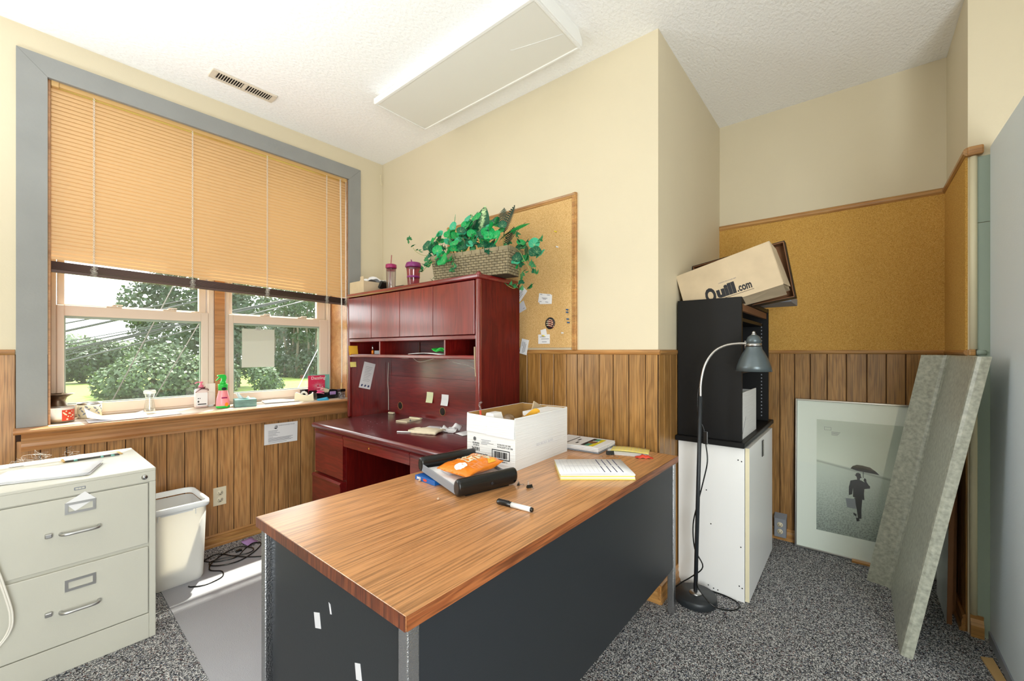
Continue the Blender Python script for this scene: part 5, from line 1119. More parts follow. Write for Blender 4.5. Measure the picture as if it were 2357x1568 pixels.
# letter tray, blue carton under it, snack bag on it
TR = math.radians(-12.7)
single('blue_carton', B().box(0, 0.19, 0, 0.125, 0, 0.0175, 0.001, 1), M['bluebox'], 'flat blue carton propping up the back of the letter tray', 'box', (0.999, 1.196, ZD), math.radians(-3))
bc = [o for o in COL.objects if o.name == 'blue_carton'][0]
lettering(bc, 'JMK5', 0.0115, (-0.0004, 0.112, 0.006), (0, -1, 0), (0, 0, 1), M['paper'], 0.0004)
part('badge_print', B().prism([(-0.0003, 0.060+0.012*math.cos(k*PI/5), 0.009+0.005*math.sin(k*PI/5)) for k in range(10)], (-0.0005, 0, 0)), M['red'], bc)
TW = Matrix.Translation((1.098, 1.025, ZD+0.004)) @ Matrix.Rotation(TR, 4, 'Z') @ Matrix.Rotation(math.radians(4.6), 4, 'X')
ty = bpy.data.objects.new('letter_tray', None); COL.objects.link(ty); ty.matrix_world = TW; WM[ty.name] = TW
tag(ty, 'black letter tray with rounded ends holding papers on the office desk', 'tray')
part('tray_floor', B().box(-0.128, 0.110, -0.005, 0.262, 0.004, 0.009), M['grey'], ty)
part('side_rail', B().box(-0.131, -0.127, 0.0, 0.262, 0.003, 0.032, 0.001, 1), M['grey'], ty)
part('side_rail', B().box(0.109, 0.113, 0.0, 0.262, 0.003, 0.032, 0.001, 1), M['grey'], ty)
def roll(y, z, ry, rz_, n=20):
    g = B(); rings = []
    for x, k in ((-0.134, 0.62), (-0.1335, 0.86), (-0.129, 0.97), (-0.122, 1.0), (0.104, 1.0), (0.111, 0.97), (0.1155, 0.86), (0.116, 0.62)):
        rings.append([(x, y+ry*k*math.cos(2*PI*q/n), z+rz_*k*math.sin(2*PI*q/n)) for q in range(n)])
    return loft(g, rings, cap=True)
r1 = part('end_roll', roll(-0.010, 0.030, 0.021, 0.031), M['blackpl'], ty)
part('end_roll', roll(0.272, 0.028, 0.019, 0.029), M['blackpl'], ty)
part('stud', B().cyl((0.0, -0.030, 0.028), (0.0, -0.0335, 0.028), 0.0055, n=12), M['ink'], r1)
part('foot', B().box(-0.10, 0.085, -0.018, 0.002, -0.003, 0.004), M['blackpl'], ty)
ts = bpy.data.objects.new('tray_papers', None); COL.objects.link(ts); ts.matrix_world = TW; WM[ts.name] = TW
tag(ts, 'white papers lying in the black letter tray', 'papers')
for k in range(4):
    part('sheet', B().sheet(lambda u, v, k=k: (-0.124+0.228*u, 0.016+0.225*v-0.006*(k % 2), 0.0115+0.0035*k+(0.003*math.sin(u*4+k)*v if k else 0)), 6, 4, 0.0012), M['paper'], ts)
part('torn_slip', B().sheet(lambda u, v: (-0.09+0.10*u, 0.125+0.06*v, 0.026+0.010*v*u), 4, 3, 0.0008), M['papergrey'], ts)
# snack bag: a pillow with sealed ends
CW = TW @ Matrix.Translation((0.004, 0.118, 0.024)) @ Matrix.Rotation(math.radians(20), 4, 'Z') @ Matrix.Scale(1.12, 4)
cbag = bpy.data.objects.new('snack_bag', None); COL.objects.link(cbag); cbag.matrix_world = CW; WM[cbag.name] = CW
tag(cbag, 'orange foil snack bag with white lettering lying in the letter tray', 'snack bag')
def pillow(sgn):
    def fn(u, v):
        x = -0.098+0.196*u; y = -0.068+0.136*v
        e = max(0, 1-abs(2*u-1)**3.5)*max(0, 1-abs(2*v-1)**3)
        wr_ = 0.0045*abs(noise.noise(Vector((x*30+y*22, y*40-x*12, 3.1*sgn))))+0.003*abs(noise.noise(Vector((x*70, y*80, sgn))))-0.002
        return (x, y*(1-0.10*(1-abs(2*u-1))), 0.022+sgn*(0.019*e**0.6+wr_*(0.5+1.3*e))+0.006*math.sin(u*7)*(1-e))
    return fn
g = B(); g.sheet(pillow(1), 48, 34).sheet(pillow(-0.9), 48, 34); bmesh.ops.remove_doubles(g.bm, verts=g.bm.verts, dist=0.0006)
part('bag_body', g, M['orange'], cbag)
def onbag(o, lift=0.0012):
    f = pillow(1); q_ = bmesh.new(); q_.from_mesh(o.data); bmesh.ops.triangulate(q_, faces=q_.faces)
    bmesh.ops.subdivide_edges(q_, edges=[e_ for e_ in q_.edges if e_.calc_length() > 0.006], cuts=2); q_.to_mesh(o.data); q_.free()
    for v in o.data.vertices:
        u_, w_ = (v.co.x+0.098)/0.196, v.co.y
        vv = (w_/(1-0.10*(1-abs(2*u_-1)))+0.068)/0.136
        v.co.z = f(min(max(u_, 0), 1), min(max(vv, 0), 1))[2]+lift+v.co.z
for txt, wd_, cp_, x, y, bo in (('Sun', 0.105, 0.050, 0.078, 0.016, 0.0018), ('CHIPS', 0.085, 0.022, 0.070, 0.046, 0.0008)):
    onbag(lettering(cbag, txt, 0.1, (x, y, 0), (-1, 0.10, 0), (-0.10, -1, 0), M['cream'], bo, fit=wd_, cap=cp_))
b = B(); b.prism([(-.066+.024*math.cos(k*PI/8), -.008+.020*math.sin(k*PI/8), 0) for k in range(16)], (0, 0, .0004)); o = part('white_patch', b, M['paper'], cbag, 'white printed patch'); onbag(o)
b = B(); b.prism([(.03, -.05, 0), (.07, -.055, 0), (.085, -.03, 0), (.05, -.032, 0)], (0, 0, .0004)); o = part('yellow_patch', b, M['gold'], cbag, 'yellow printed flash'); onbag(o)

# marker, clips, seeds
mk = thing('marker_pen', 'white marker pen with black cap lying near the front of the desk', 'marker', (1.0215, 0.8345, ZD+0.0085), math.atan2(-0.133, 0.013))
part('barrel', B().cyl((-0.012, 0, 0), (0.060, 0, 0), 0.0080, n=18), M['whitepl'], mk)
part('pen_cap', B().lathe([(0, 0), (0.0072, 0), (0.0085, 0.003), (0.0085, 0.054), (0, 0.054)], (0, 0, 0), 18, mtx=Matrix.Translation((-0.066, 0, 0)) @ Matrix.Rotation(PI/2, 4, 'Y')).box(-0.062, -0.020, -0.0015, 0.0015, 0.008, 0.0105), M['blackpl'], mk, 'black cap')
part('end_plug', B().cyl((0.060, 0, 0), (0.067, 0, 0), 0.0072, 0.0066, n=18), M['blackpl'], mk)
def binder_clip(loc, rz, s, label, wire_up=True):
    k = thing('binder_clip', label, 'clip', loc, rz)
    part('spring', B().prism([(-.016*s, -.009*s, 0), (-.016*s, .009*s, 0), (-.016*s, .0015*s, .015*s), (-.016*s, -.0015*s, .015*s)], (.032*s, 0, 0)), M['blackpl'], k)
    w_ = B(); r_ = 0.0007*max(s, 0.8)
    w_.tube(bez([(-.010*s, 0, .014*s), (-.008*s, 0.001, .026*s), (-.011*s, .002, .034*s), (-.004*s, .002, .037*s), (-.003*s, .002, .030*s), (-.005*s, 0, .014*s)], 4), r_, 5)
    w_.tube(bez([(.006*s, -.009*s, .001), (.012*s, -.024*s, .001), (.003*s, -.034*s, .001), (-.006*s, -.024*s, .001), (-.002*s, -.009*s, .001)], 4), r_, 5)
    part('wire_arm', w_, M['steel'], k); return k
binder_clip((1.208, 0.968, ZD), 0.6, 0.62, 'small black binder clip nearer the letter tray')
binder_clip((1.210, 0.918, ZD), -0.4, 0.68, 'small black binder clip farther from the tray, behind the marker')
kk = binder_clip((1.842, 0.912, ZD), math.radians(-48), 1.15, 'large black binder clip by the yellow papers at the desk end')
for loc, lab in (((0.915, 1.077, ZD+0.004), 'tan seed lying alone on the desk near the tray corner'), ((1.000, 1.2850, ZD+0.004), 'tan seed lying beside the flat blue carton')):
    single('seed', B().ball((0, 0, 0), 0.0055, (1.25, 0.9, 0.75)).cyl((0.0055, 0, 0), (0.008, 0, 0), 0.001, n=6), mat('tan_seed', (202, 170, 140), 0.5), lab, 'seed', loc, 0.5)

# form pads
fp = thing('form_pad', 'pad of white and yellow carbon forms near the desk front edge', 'papers', (1.530, 0.836, ZD), math.radians(-50.4))
for k in range(4):
    part('pad_layer', B().box(-0.1445+0.001*(k % 2), 0.1445-0.0012*(k % 3), -0.108, 0.108-0.001*k, 0.0005+0.0055*k, 0.0055+0.0055*k), M['yellow' if k % 2 == 0 else 'paper'] if k < 3 else M['paper'], fp)
part('top_sheet', B().sheet(lambda u, v: (-0.1465+0.290*u, -0.1085+0.217*v, 0.0235+0.0015*math.sin(u*3)), 6, 2, 0.0008), M['paper'], fp)
pb = B()
for k in range(4):
    for row in (0, 1):
        x = 0.030+0.024*k+0.012*(1-row)*0; y0_ = -0.090+0.098*row
        pb.box(x+0.0, x+0.0032, y0_, y0_+0.088, 0.0254, 0.0258)
part('bar_print', pb, M['blueink'], fp, 'dark blue printed bars')
pb = B()
for k in range(8): pb.box(-0.115+0.018*k, -0.114+0.018*k, -0.09, 0.09, 0.0254, 0.0256)
pb.box(-0.128, -0.127, -0.10, 0.10, 0.0254, 0.0257).box(-0.115, 0.02, -0.001, 0.001, 0.0254, 0.0256)
part('rule_print', pb, M['papergrey'], fp)

# magazines at the wall end of the desk
mg = thing('magazine_stack', 'stack of white magazines with a green and yellow cover by the carton', 'magazines', (1.905, 1.100, ZD), math.radians(4))
for k in range(4):
    part('magazine', B().box(-0.108+0.002*(k % 2), 0.108-0.002*(k % 3), -0.138+0.003*(k % 2), 0.138, 0.0005+0.0072*k, 0.0068+0.0072*k, 0.001, 1), M['paper'] if k else M['grey'], mg)
pb = B(); Zm = 0.0285
part('cover_print', B().box(-0.085, 0.085, -0.098, -0.074, Zm, Zm+0.0004), M['yellow'] and mat('vivid_yellow_ink', (228, 212, 40), 0.6), mg, 'yellow stripe')
part('cover_print', B().box(-0.085, 0.085, -0.074, -0.050, Zm, Zm+0.0004), mat('sea_green_ink', (70, 150, 130), 0.6), mg, 'green stripe')
part('cover_print', B().box(-0.085, 0.085, -0.050, -0.030, Zm, Zm+0.0004).box(-0.085, 0.085, 0.050, 0.056, Zm, Zm+0.0004).box(-0.06, -0.03, 0.0, 0.012, Zm, Zm+0.0004).box(0.0, 0.04, 0.02, 0.03, Zm, Zm+0.0004), M['ink'], mg, 'black printed bands')
em = B().prism([(0.0+0.034*math.cos(k*PI/10), -0.060+0.022*math.sin(k*PI/10), Zm+0.0004) for k in range(20)], (0, 0, 0.0004))
ep = part('emblem', em, M['mdf'], mg, 'brown oval emblem')
lettering(mg, '2018', 0.018, (0.020, -0.066, Zm+0.001), (0, -1, 0), (1, 0, 0), M['paper'], 0.0006, 'CENTER')
yp = thing('yellow_legal_sheets', 'pale yellow lined sheets over white paper near the desk end', 'papers', (1.950, 0.865, ZD), math.radians(-72))
part('under_sheet', B().box(-0.100, 0.095, -0.085, 0.060, 0.0005, 0.002), M['paper'], yp)
part('lined_sheet', B().sheet(lambda u, v: (-0.085+0.18*u, -0.030+0.105*v, 0.006+0.003*math.sin(4*u)), 6, 3, 0.001), M['yellow'], yp)
pb = B()
for k in range(10): pb.box(-0.07+0.016*k, -0.0692+0.016*k, -0.026, 0.070, 0.0092, 0.0096)
part('rule_print', pb, M['papergrey'], yp)
rw = thing('sweet_wrapper', 'crumpled red and white sweet wrapper at the right end of the desk', 'wrapper', (1.882, 0.760, ZD), math.radians(-60))
part('wrapper_body', B().sheet(lambda u, v: (-0.040+0.08*u, -0.014+0.028*v, 0.003+0.012*math.sin(PI*u)*math.sin(PI*v)+0.002*math.sin(u*19)), 14, 6, 0.001), M['red'], rw)
part('white_band', B().sheet(lambda u, v: (-0.036+0.065*u, -0.002+0.020*v, 0.0075+0.0105*math.sin(PI*(0.1+0.8*u))*math.sin(PI*(0.45+0.5*v))+0.002*math.sin(u*19)), 10, 4, 0.0), M['paper'], rw)
R = random.Random(21); b = B()
for k in range(26):
    c_ = Vector((R.uniform(1.76, 1.90), R.uniform(0.80, 0.93), ZD+0.001)); d_ = Vector((R.gauss(0, 1), R.gauss(0, 1), 0)).normalized()*R.uniform(0.004, 0.009)
    b.tube([c_-d_, c_+d_], 0.0006, 4)
single('staples_and_clips', b, M['steel'], 'scatter of loose staples and paper clips beside the large binder clip', 'clips', (1.83, 0.87, ZD), world=True, kind='stuff')

# ------------------------------------------------------------------ on the cherry desk and in the hutch
ZK = 0.750
g = thing('small_clipboard', 'small cream clip pad with a black binder clip on the cherry desk', 'notepad', (1.800, 2.435, ZK), math.radians(8))
part('pad', B().box(-0.070, 0.070, -0.055, 0.055, 0, 0.006, 0.001, 1), M['cream'], g)
part('top_roll', B().box(0.055, 0.080, -0.055, 0.055, 0.004, 0.014, 0.003), M['cream'], g)
binder_clip((1.775, 2.385, ZK+0.006), 0.9, 0.7, 'small black binder clip on the cream clip pad')
cl = thing('folded_cloth', 'folded cream canvas bag lying on the cherry desk', 'cloth', (1.610, 1.985, ZK), math.radians(-72))
part('canvas', B().sheet(lambda u, v: (-0.085+0.17*u, -0.06+0.12*v, 0.014+0.014*math.sin(PI*v)*(0.6+0.4*math.sin(u*3))+0.006*noise.noise(Vector((u*5, v*5, 1)))), 16, 12, 0.012), mat('cream_canvas', (232, 218, 190), 0.9, bump=0.3, bscale=300), cl)
part('strap', B().tube(bez([(-0.08, 0.03, 0.018), (-0.12, 0.045, 0.010), (-0.135, 0.0, 0.006), (-0.11, -0.035, 0.008), (-0.08, -0.02, 0.014)], 5), 0.006, 6), M['cream'], cl)
single('white_rag', B().sheet(lambda u, v: (-0.06+0.12*u, -0.05+0.10*v, 0.006+0.034*max(0, noise.noise(Vector((u*3.1, v*3.3, 7.7)))+0.35)), 16, 14, 0.004), M['paper'], 'crumpled white cloth behind the folded canvas bag', 'cloth', (1.730, 1.915, ZK), 0.4)
single('paper_sheet', B().sheet(lambda u, v: (-0.08+0.16*u, -0.055+0.11*v, 0.004+0.004*math.sin(u*3)), 4, 3, 0.002), M['paper'], 'white sheet left of the crumpled cloth on the cherry desk', 'paper', (1.700, 2.050, ZK), 0.5)
single('paper_sheet', B().sheet(lambda u, v: (-0.06+0.12*u, -0.045+0.09*v, 0.004+0.010*u*v), 4, 3, 0.002), M['paper'], 'white slips on the cherry desk next to the paper carton', 'paper', (1.735, 1.775, ZK), -0.3)
single('white_plug', B().box(-0.028, 0.028, -0.010, 0.010, 0, 0.014, 0.004, 2), M['cream'], 'small white switch block at the left back of the cherry desk', 'plug', (1.905, 2.800, ZK), math.radians(-80))
g = thing('red_pen', 'red and white pen lying in front of the folded canvas bag', 'pen', (1.525, 2.085, ZK+0.005), math.radians(-58))
part('barrel', B().cyl((-0.06, 0, 0), (0.03, 0, 0), 0.0042, n=10), M['whitepl'], g)
part('grip', B().cyl((0.03, 0, 0), (0.065, 0, 0), 0.0045, 0.002, n=10), M['red'], g)
R = random.Random(33); b = B()
for k in range(16):
    c_ = Vector((R.uniform(1.40, 1.75), R.uniform(2.25, 2.80), ZK+0.0006)); s = R.uniform(0.0015, 0.004); a = R.uniform(0, 6)
    b.prism([c_+Vector((s*math.cos(a+q*2.1), s*math.sin(a+q*2.1), 0)) for q in range(3)], (0, 0, 0.0006))
single('paper_crumbs', b, M['grey'], 'crumbs and paper bits scattered on the cherry desk top', 'crumbs', (1.6, 2.5, ZK), world=True, kind='stuff')
# notes stuck to the hutch
def note(loc, wd, h_, m, lab, nrm='-x', rot=0.0, curl=0.012, name='sticky_note', cat='note'):
    W0 = Matrix.Translation(loc) @ Matrix.Rotation({'-x': -PI/2, '-y': 0}[nrm], 4, 'Z') @ Matrix.Rotation(rot, 4, 'Y')
    o = bpy.data.objects.new(name, None); COL.objects.link(o); o.matrix_world = W0; WM[o.name] = W0
    tag(o, lab, cat)
    part('sheet', B().sheet(lambda u, v: (-wd/2+wd*u, -0.001-curl*(1-v)**2, -h_+h_*v), 3, 6, 0.0), m, o); return o
n1 = note((1.936, 2.368, 0.945), 0.072, 0.076, M['palegreen'], 'pale green sticky note on the hutch back panel')
n2 = note((1.936, 2.205, 0.938), 0.072, 0.076, M['paper'], 'white sticky note on the hutch back panel, right of the green one')
for n_ in (n1, n2):
    pb = B(); printlines(pb, (0, -0.0035, -0.03), (1, 0, 0), (0, 0, 1), [(-.026, .026, -.006*k) for k in range(4)], 0.0008)
    part('small_print', pb, M['papergrey'], n_)
note((1.632, 2.8865, 1.280), 0.072, 0.070, M['gold'], 'orange sticky note on the left end of the hutch cubbies', '-y')
note((1.632, 2.8865, 1.160), 0.048, 0.038, M['yellow'], 'small pale yellow note on the inner left hutch side', '-y', 0.0, 0.004)
bn = note((1.772, 2.8865, 1.150), 0.098, 0.200, M['paper'], 'tall white letter with bird drawings pinned inside the left hutch side', '-y', math.radians(14), 0.002, 'letter_sheet', 'paper')
pb = B(); printlines(pb, (0, -0.0045, 0), (1, 0, 0), (0, 0, 1), [(-.03, .03-.006*(k % 4), -.035-.012*k) for k in range(10)], 0.0016); part('small_print', pb, M['greyink'], bn)
pb = B()
for k, x in enumerate((-.028, 0, .028)): pb.prism([(x+q, -.0045, -.18+w_) for q, w_ in ((-.008, 0), (0, .012), (.008, .004), (.003, -.006), (-.004, -.008))], (0, -.0004, 0))
part('bird_print', pb, M['blueink'], bn)
note((1.606, 1.5835, 1.265), 0.03, 0.16, M['card'], 'narrow tan paper strip hanging on the right hutch post', '-y', 0.0, 0.01)
single('string_light_wire', B().tube(bez([(1.90, 2.72, 1.190), (1.90, 2.60, 1.186), (1.88, 2.50, 1.190), (1.87, 2.42, 1.165), (1.87, 2.33, 1.172), (1.87, 2.22, 1.192), (1.87, 2.12, 1.190), (1.86, 2.02, 1.165), (1.86, 1.90, 1.150), (1.85, 1.80, 1.120), (1.84, 1.68, 1.105), (1.82, 1.60, 1.128)], 6), 0.0016, 5).tube(bez([(1.925, 2.868, 1.15), (1.922, 2.872, 1.0), (1.924, 2.868, 0.90), (1.92, 2.862, 0.772)], 6), 0.0022, 5), M['cord'], 'thin white fairy light wire drooping under the hutch shelf', 'wire', (1.88, 2.3, 1.15), world=True)
single('white_pamphlet', B().sheet(lambda u, v: (1.62+0.13*u, 1.90+0.30*v, 1.2225+0.008*math.sin(v*3)), 3, 6, 0.003), M['paper'], 'white pamphlets lying in the middle hutch cubby', 'papers', (1.69, 2.05, 1.2185), world=True)
single('green_wrapper', B().sheet(lambda u, v: (1.625+0.08*u, 1.845+0.13*v, 1.236+0.026*abs(math.sin(v*4+u))), 6, 8, 0.002), M['green'], 'crumpled green wrapper on the pamphlets in the middle hutch cubby', 'wrapper', (1.66, 1.91, 1.2265), world=True)
g = thing('glue_bottle', 'slim steel topped bottle standing in the left hutch cubby', 'bottle', (1.68, 2.70, 1.2185))
part('bottle_body', B().cyl((0, 0, 0), (0, 0, 0.026), 0.008, n=14), M['orange'], g)
part('screw_cap', B().cyl((0, 0, 0.026), (0, 0, 0.066), 0.006, 0.004, n=14), M['steel'], g)
single('card_case', B().box(-0.03, 0.03, -0.07, 0.07, 0, 0.026, 0.002, 1), M['grey'], 'flat grey case lying in the left hutch cubby', 'case', (1.70, 2.595, 1.2185))

# ------------------------------------------------------------------ on top of the hutch
ZH = 1.660
g = thing('cardboard_carton', 'open cardboard carton of papers on the left end of the hutch', 'box', (1.735, 2.815, ZH))
b = B(); b.box(-0.118, -0.114, -0.10, 0.09, 0, 0.088).box(0.114, 0.118, -0.10, 0.09, 0, 0.085).box(-0.114, 0.114, -0.10, -0.096, 0, 0.086).box(-0.114, 0.114, 0.086, 0.09, 0, 0.088).box(-0.114, 0.114, -0.096, 0.086, 0, 0.004)
part('carton_walls', b, M['card'], g)
part('flap', B().box(-0.118, -0.115, -0.098, -0.055, 0.088, 0.118), M['card'], g)
single('crumpled_papers', B().sheet(lambda u, v: (-0.10+0.20*u, -0.088+0.165*v, 0.074+0.032*noise.noise(Vector((u*4, v*4, 2)))+0.030*math.sin(PI*u)), 16, 14, 0.004), M['paper'], 'crumpled white papers heaped in the hutch top carton', 'papers', (1.735, 2.815, ZH+0.012))
single('black_pouch', B().box(-0.05, 0.05, -0.012, 0.012, 0, 0.06, 0.008, 2, mtx=Matrix.Rotation(0.5, 4, 'X')), M['blackpl'], 'black pouch drooping over the right side of the hutch top carton', 'pouch', (1.765, 2.702, ZH+0.040), 0.3)
g = thing('tall_tumbler', 'tall clear tumbler with magenta lid and straw on the hutch', 'tumbler', (1.685, 2.480, ZH))
part('cup', B().lathe([(0, 0), (0.028, 0), (0.030, 0.006), (0.034, 0.148), (0.032, 0.148), (0.028, 0.008), (0, 0.008)], (0, 0, 0), 24), M['clearpl'], g)
part('inner_ring', B().lathe([(0.0, 0.135), (0.0318, 0.135), (0.0318, 0.155), (0.0, 0.155)], (0, 0, 0), 24), M['pinkpl'], g)
part('screw_lid', B().lathe([(0, 0.155), (0.0365, 0.153), (0.0375, 0.158), (0.0365, 0.178), (0.030, 0.181), (0, 0.181)], (0, 0, 0), 28), M['magenta'], g)
part('straw', B().cyl((-0.012, 0.004, 0.012), (0.003, -0.002, 0.245), 0.0038, n=10), M['pinkpl'], g)
g = thing('wide_tumbler', 'wide pink see-through travel mug with plum lid on the hutch', 'tumbler', (1.715, 2.270, ZH))
part('cup', B().lathe([(0, 0), (0.034, 0), (0.036, 0.004), (0.044, 0.115), (0.049, 0.140), (0.047, 0.140), (0.042, 0.115), (0.034, 0.008), (0, 0.008)], (0, 0, 0), 28), M['pinkpl'], g)
part('grip_band', B().lathe([(0.0405, 0.066), (0.0425, 0.067), (0.0428, 0.078), (0.0412, 0.079)], (0, 0, 0), 28), M['plum'], g)
part('cup_lid', B().lathe([(0, 0.138), (0.050, 0.136), (0.054, 0.139), (0.052, 0.150), (0.047, 0.165), (0.044, 0.168), (0, 0.168)], (0, 0, 0), 28), M['plum'], g)
part('sip_tab', B().prism([(-0.004, 0.010, 0.166), (-0.004, 0.024, 0.194), (-0.004, 0.026, 0.193), (-0.004, 0.016, 0.166)], (0.008, 0, 0)), M['plum'], g)
single('flat_black_box', B().box(-0.05, 0.05, -0.05, 0.05, 0, 0.052, 0.002, 1).box(-0.051, -0.05, -0.048, 0.048, 0.030, 0.036, mi=1), [M['blackpl'], M['papergrey']], 'small black box between the two tumblers on the hutch', 'box', (1.835, 2.535, ZH))
single('brown_folder', B().prism([(-0.06, -0.08, 0), (-0.06, 0.08, 0), (-0.06, 0.08, 0.036), (-0.06, -0.02, 0.033), (-0.06, -0.08, 0.018)], (0.12, 0, 0)), M['card'], 'low brown folder lying left of the wide pink travel mug', 'folder', (1.84, 2.405, ZH))

# ------------------------------------------------------------------ cork board pins and cards
def card(y, z, wd, h_, rot, m, lab, x=2.0385, lines=None, name='business_card'):
    W0 = Matrix.Translation((x, y, z)) @ Matrix.Rotation(-PI/2, 4, 'Z') @ Matrix.Rotation(rot, 4, 'Y')
    o = bpy.data.objects.new(name, None); COL.objects.link(o); o.matrix_world = W0; WM[o.name] = W0
    tag(o, lab, 'card')
    part('card_sheet', B().box(-wd/2, wd/2, -0.0012, 0, -h_/2, h_/2), m, o)
    if lines:
        pb = B(); printlines(pb, (0, -0.0014, 0), (1, 0, 0), (0, 0, 1), lines, 0.0028); part('small_print', pb, M['greyink'], o)
    return o
card(1.425, 1.548, 0.088, 0.052, 0.05, M['paper'], 'lower white business card of the pair on the cork board', lines=None)
card(1.432, 1.556, 0.088, 0.055, math.radians(9), M['paper'], 'top white business card of the overlapping pair on the cork board', 2.0365, [(-.02, .02, .0), (-.012, .012, -.006), (-.036, -.018, -.022), (.01, .03, -.022), (-.036, -.02, .02), (.014, .036, .02)])
card(1.437, 1.313, 0.084, 0.056, 0.0, M['paper'], 'white business card low on the cork board under the round badge', 2.0375, [(-.030, .012, .012), (-.020, .036, 0), (-.014, .02, -.018)])
card(1.440, 1.352, 0.040, 0.040, math.radians(-12), M['paper'], 'small white slip pinned above the lowest business card', 2.0390, name='paper_slip')
oc = card(1.583, 1.268, 0.094, 0.056, math.radians(-78), M['paper'], 'upright turned business card beside the hutch edge', 2.0330, [(-.040, .03, .005), (-.036, .028, -.003), (-.030, .02, -.011), (.0, .03, .014)])
card(1.612, 1.597, 0.088, 0.054, math.radians(-48), M['paper'], 'tilted business card half hidden behind the hutch edge', 2.0370, [(-.03, .03, .008), (-.03, .024, 0), (-.03, .01, -.010)])
card(1.622, 1.512, 0.088, 0.058, math.radians(-22), M['papergrey'], 'grey card hanging under the tilted card at the hutch edge', 2.0385, [(.02, .036, -.018)])
bt = thing('round_badge', 'round flag patterned button badge on the cork board', 'badge', (2.040, 1.394, 1.406))
rotb = Matrix.Rotation(-PI/2, 4, 'Y')
part('badge_disc', B().lathe([(0, 0), (0.034, 0), (0.035, 0.002), (0.026, 0.006), (0, 0.008)], (0, 0, 0), 32, mtx=rotb), M['ink'], bt)
def dome(y, z): r2 = (y*y+z*z)/(0.034**2); return -0.0086+0.0062*r2**1.4
def stripes(rows, lo, hi, h_):
    g = B()
    for z in rows:
        hw = math.sqrt(max(0, .0325**2-z*z))
        def fn(u, v, z=z, hw=hw):
            y = hw*(hi-(hi-lo)*u); zz = z-h_/2+h_*v+0.004*math.sin(u*5.5)
            return (dome(y, zz), y, zz)
        g.sheet(fn, 10, 2)
    return g
part('stripe_print', stripes((.021, .009, -.003, -.015), -0.95, 0.95, 0.005), M['cream'], bt, 'pale stripes')
part('stripe_print', stripes((.015, .003, -.009, -.021), -0.95, 0.3, 0.005), mat('brick_red_ink', (150, 40, 34), 0.4), bt, 'red stripes')
def pin(y, z, m, lab, group=None):
    o = thing('push_pin', lab, 'push pin', (2.0398, y, z), 0, group)
    part('pin_head', B().lathe([(0, 0.004), (0.0045, 0.004), (0.0045, 0.006), (0.0026, 0.008), (0.0022, 0.014), (0.0046, 0.017), (0.0046, 0.0185), (0, 0.0185)], (0, 0, 0), 12, mtx=rotb), m, o)
    part('needle', B().cyl((0, 0, 0), (-0.004, 0, 0), 0.0006, n=5), M['steel'], o)
bp_ = mat('blue_pin_plastic', (40, 90, 140), 0.3); wp_ = M['whitepl']; yp_ = mat('yellow_pin_plastic', (230, 210, 60), 0.3)
pin(1.338, 1.847, wp_, 'white push pin at the upper right of the cork board')
pin(1.350, 1.938, yp_, 'yellow push pin near the top right of the cork board')
pin(1.270, 1.478, bp_, 'blue push pin, topmost of four by the right frame')
pin(1.270, 1.463, bp_, 'pale topped blue push pin, second of four by the right frame')
pin(1.266, 1.424, bp_, 'blue push pin, third of four by the right frame')
pin(1.262, 1.404, bp_, 'blue push pin, lowest of four by the right frame')
pin(1.302, 1.346, wp_, 'white push pin low on the cork board right of the badge')
pin(1.437, 1.333, yp_, 'yellow push pin through the lowest business card')
pin(1.618, 1.545, yp_, 'yellow push pin at the hutch edge of the cork board')

# ------------------------------------------------------------------ planter with artificial plants
PA_ = math.atan2(-0.505, 0.085)            # long direction of the basket
pl = thing('planter_basket', 'woven basket of artificial green plants on the hutch', 'planter', (1.739, 1.715, ZH), PA_)
Lb, Wb, Hb = 0.255, 0.063, 0.148           # half length, half width, height; local x runs to the right end, y away from the window... +y points to the room's back wall
def face_pt(face, s, h_, out=0.0):
    fl = 0.016*h_/Hb
    if face == 'f': return Vector((s*(Lb+fl), -(Wb+fl)-out, h_))
    if face == 'b': return Vector((s*(Lb+fl), (Wb+fl)+out, h_))
    if face == 'r': return Vector((Lb+fl+out, s*(Wb+fl), h_))
    return Vector((-(Lb+fl)-out, s*(Wb+fl), h_))
b = B()
loft(b, [[face_pt('f', -1, z), face_pt('f', 1, z), face_pt('b', 1, z), face_pt('b', -1, z)] for z in (0.002, Hb-0.012)], smooth=False)
b.poly([face_pt('f', -1, .002), face_pt('f', 1, .002), face_pt('b', 1, .002), face_pt('b', -1, .002)])
b.poly([face_pt('f', -1, Hb-.012), face_pt('f', 1, Hb-.012), face_pt('b', 1, Hb-.012), face_pt('b', -1, Hb-.012)])
part('basket_core', b, M['wickerdk'], pl)
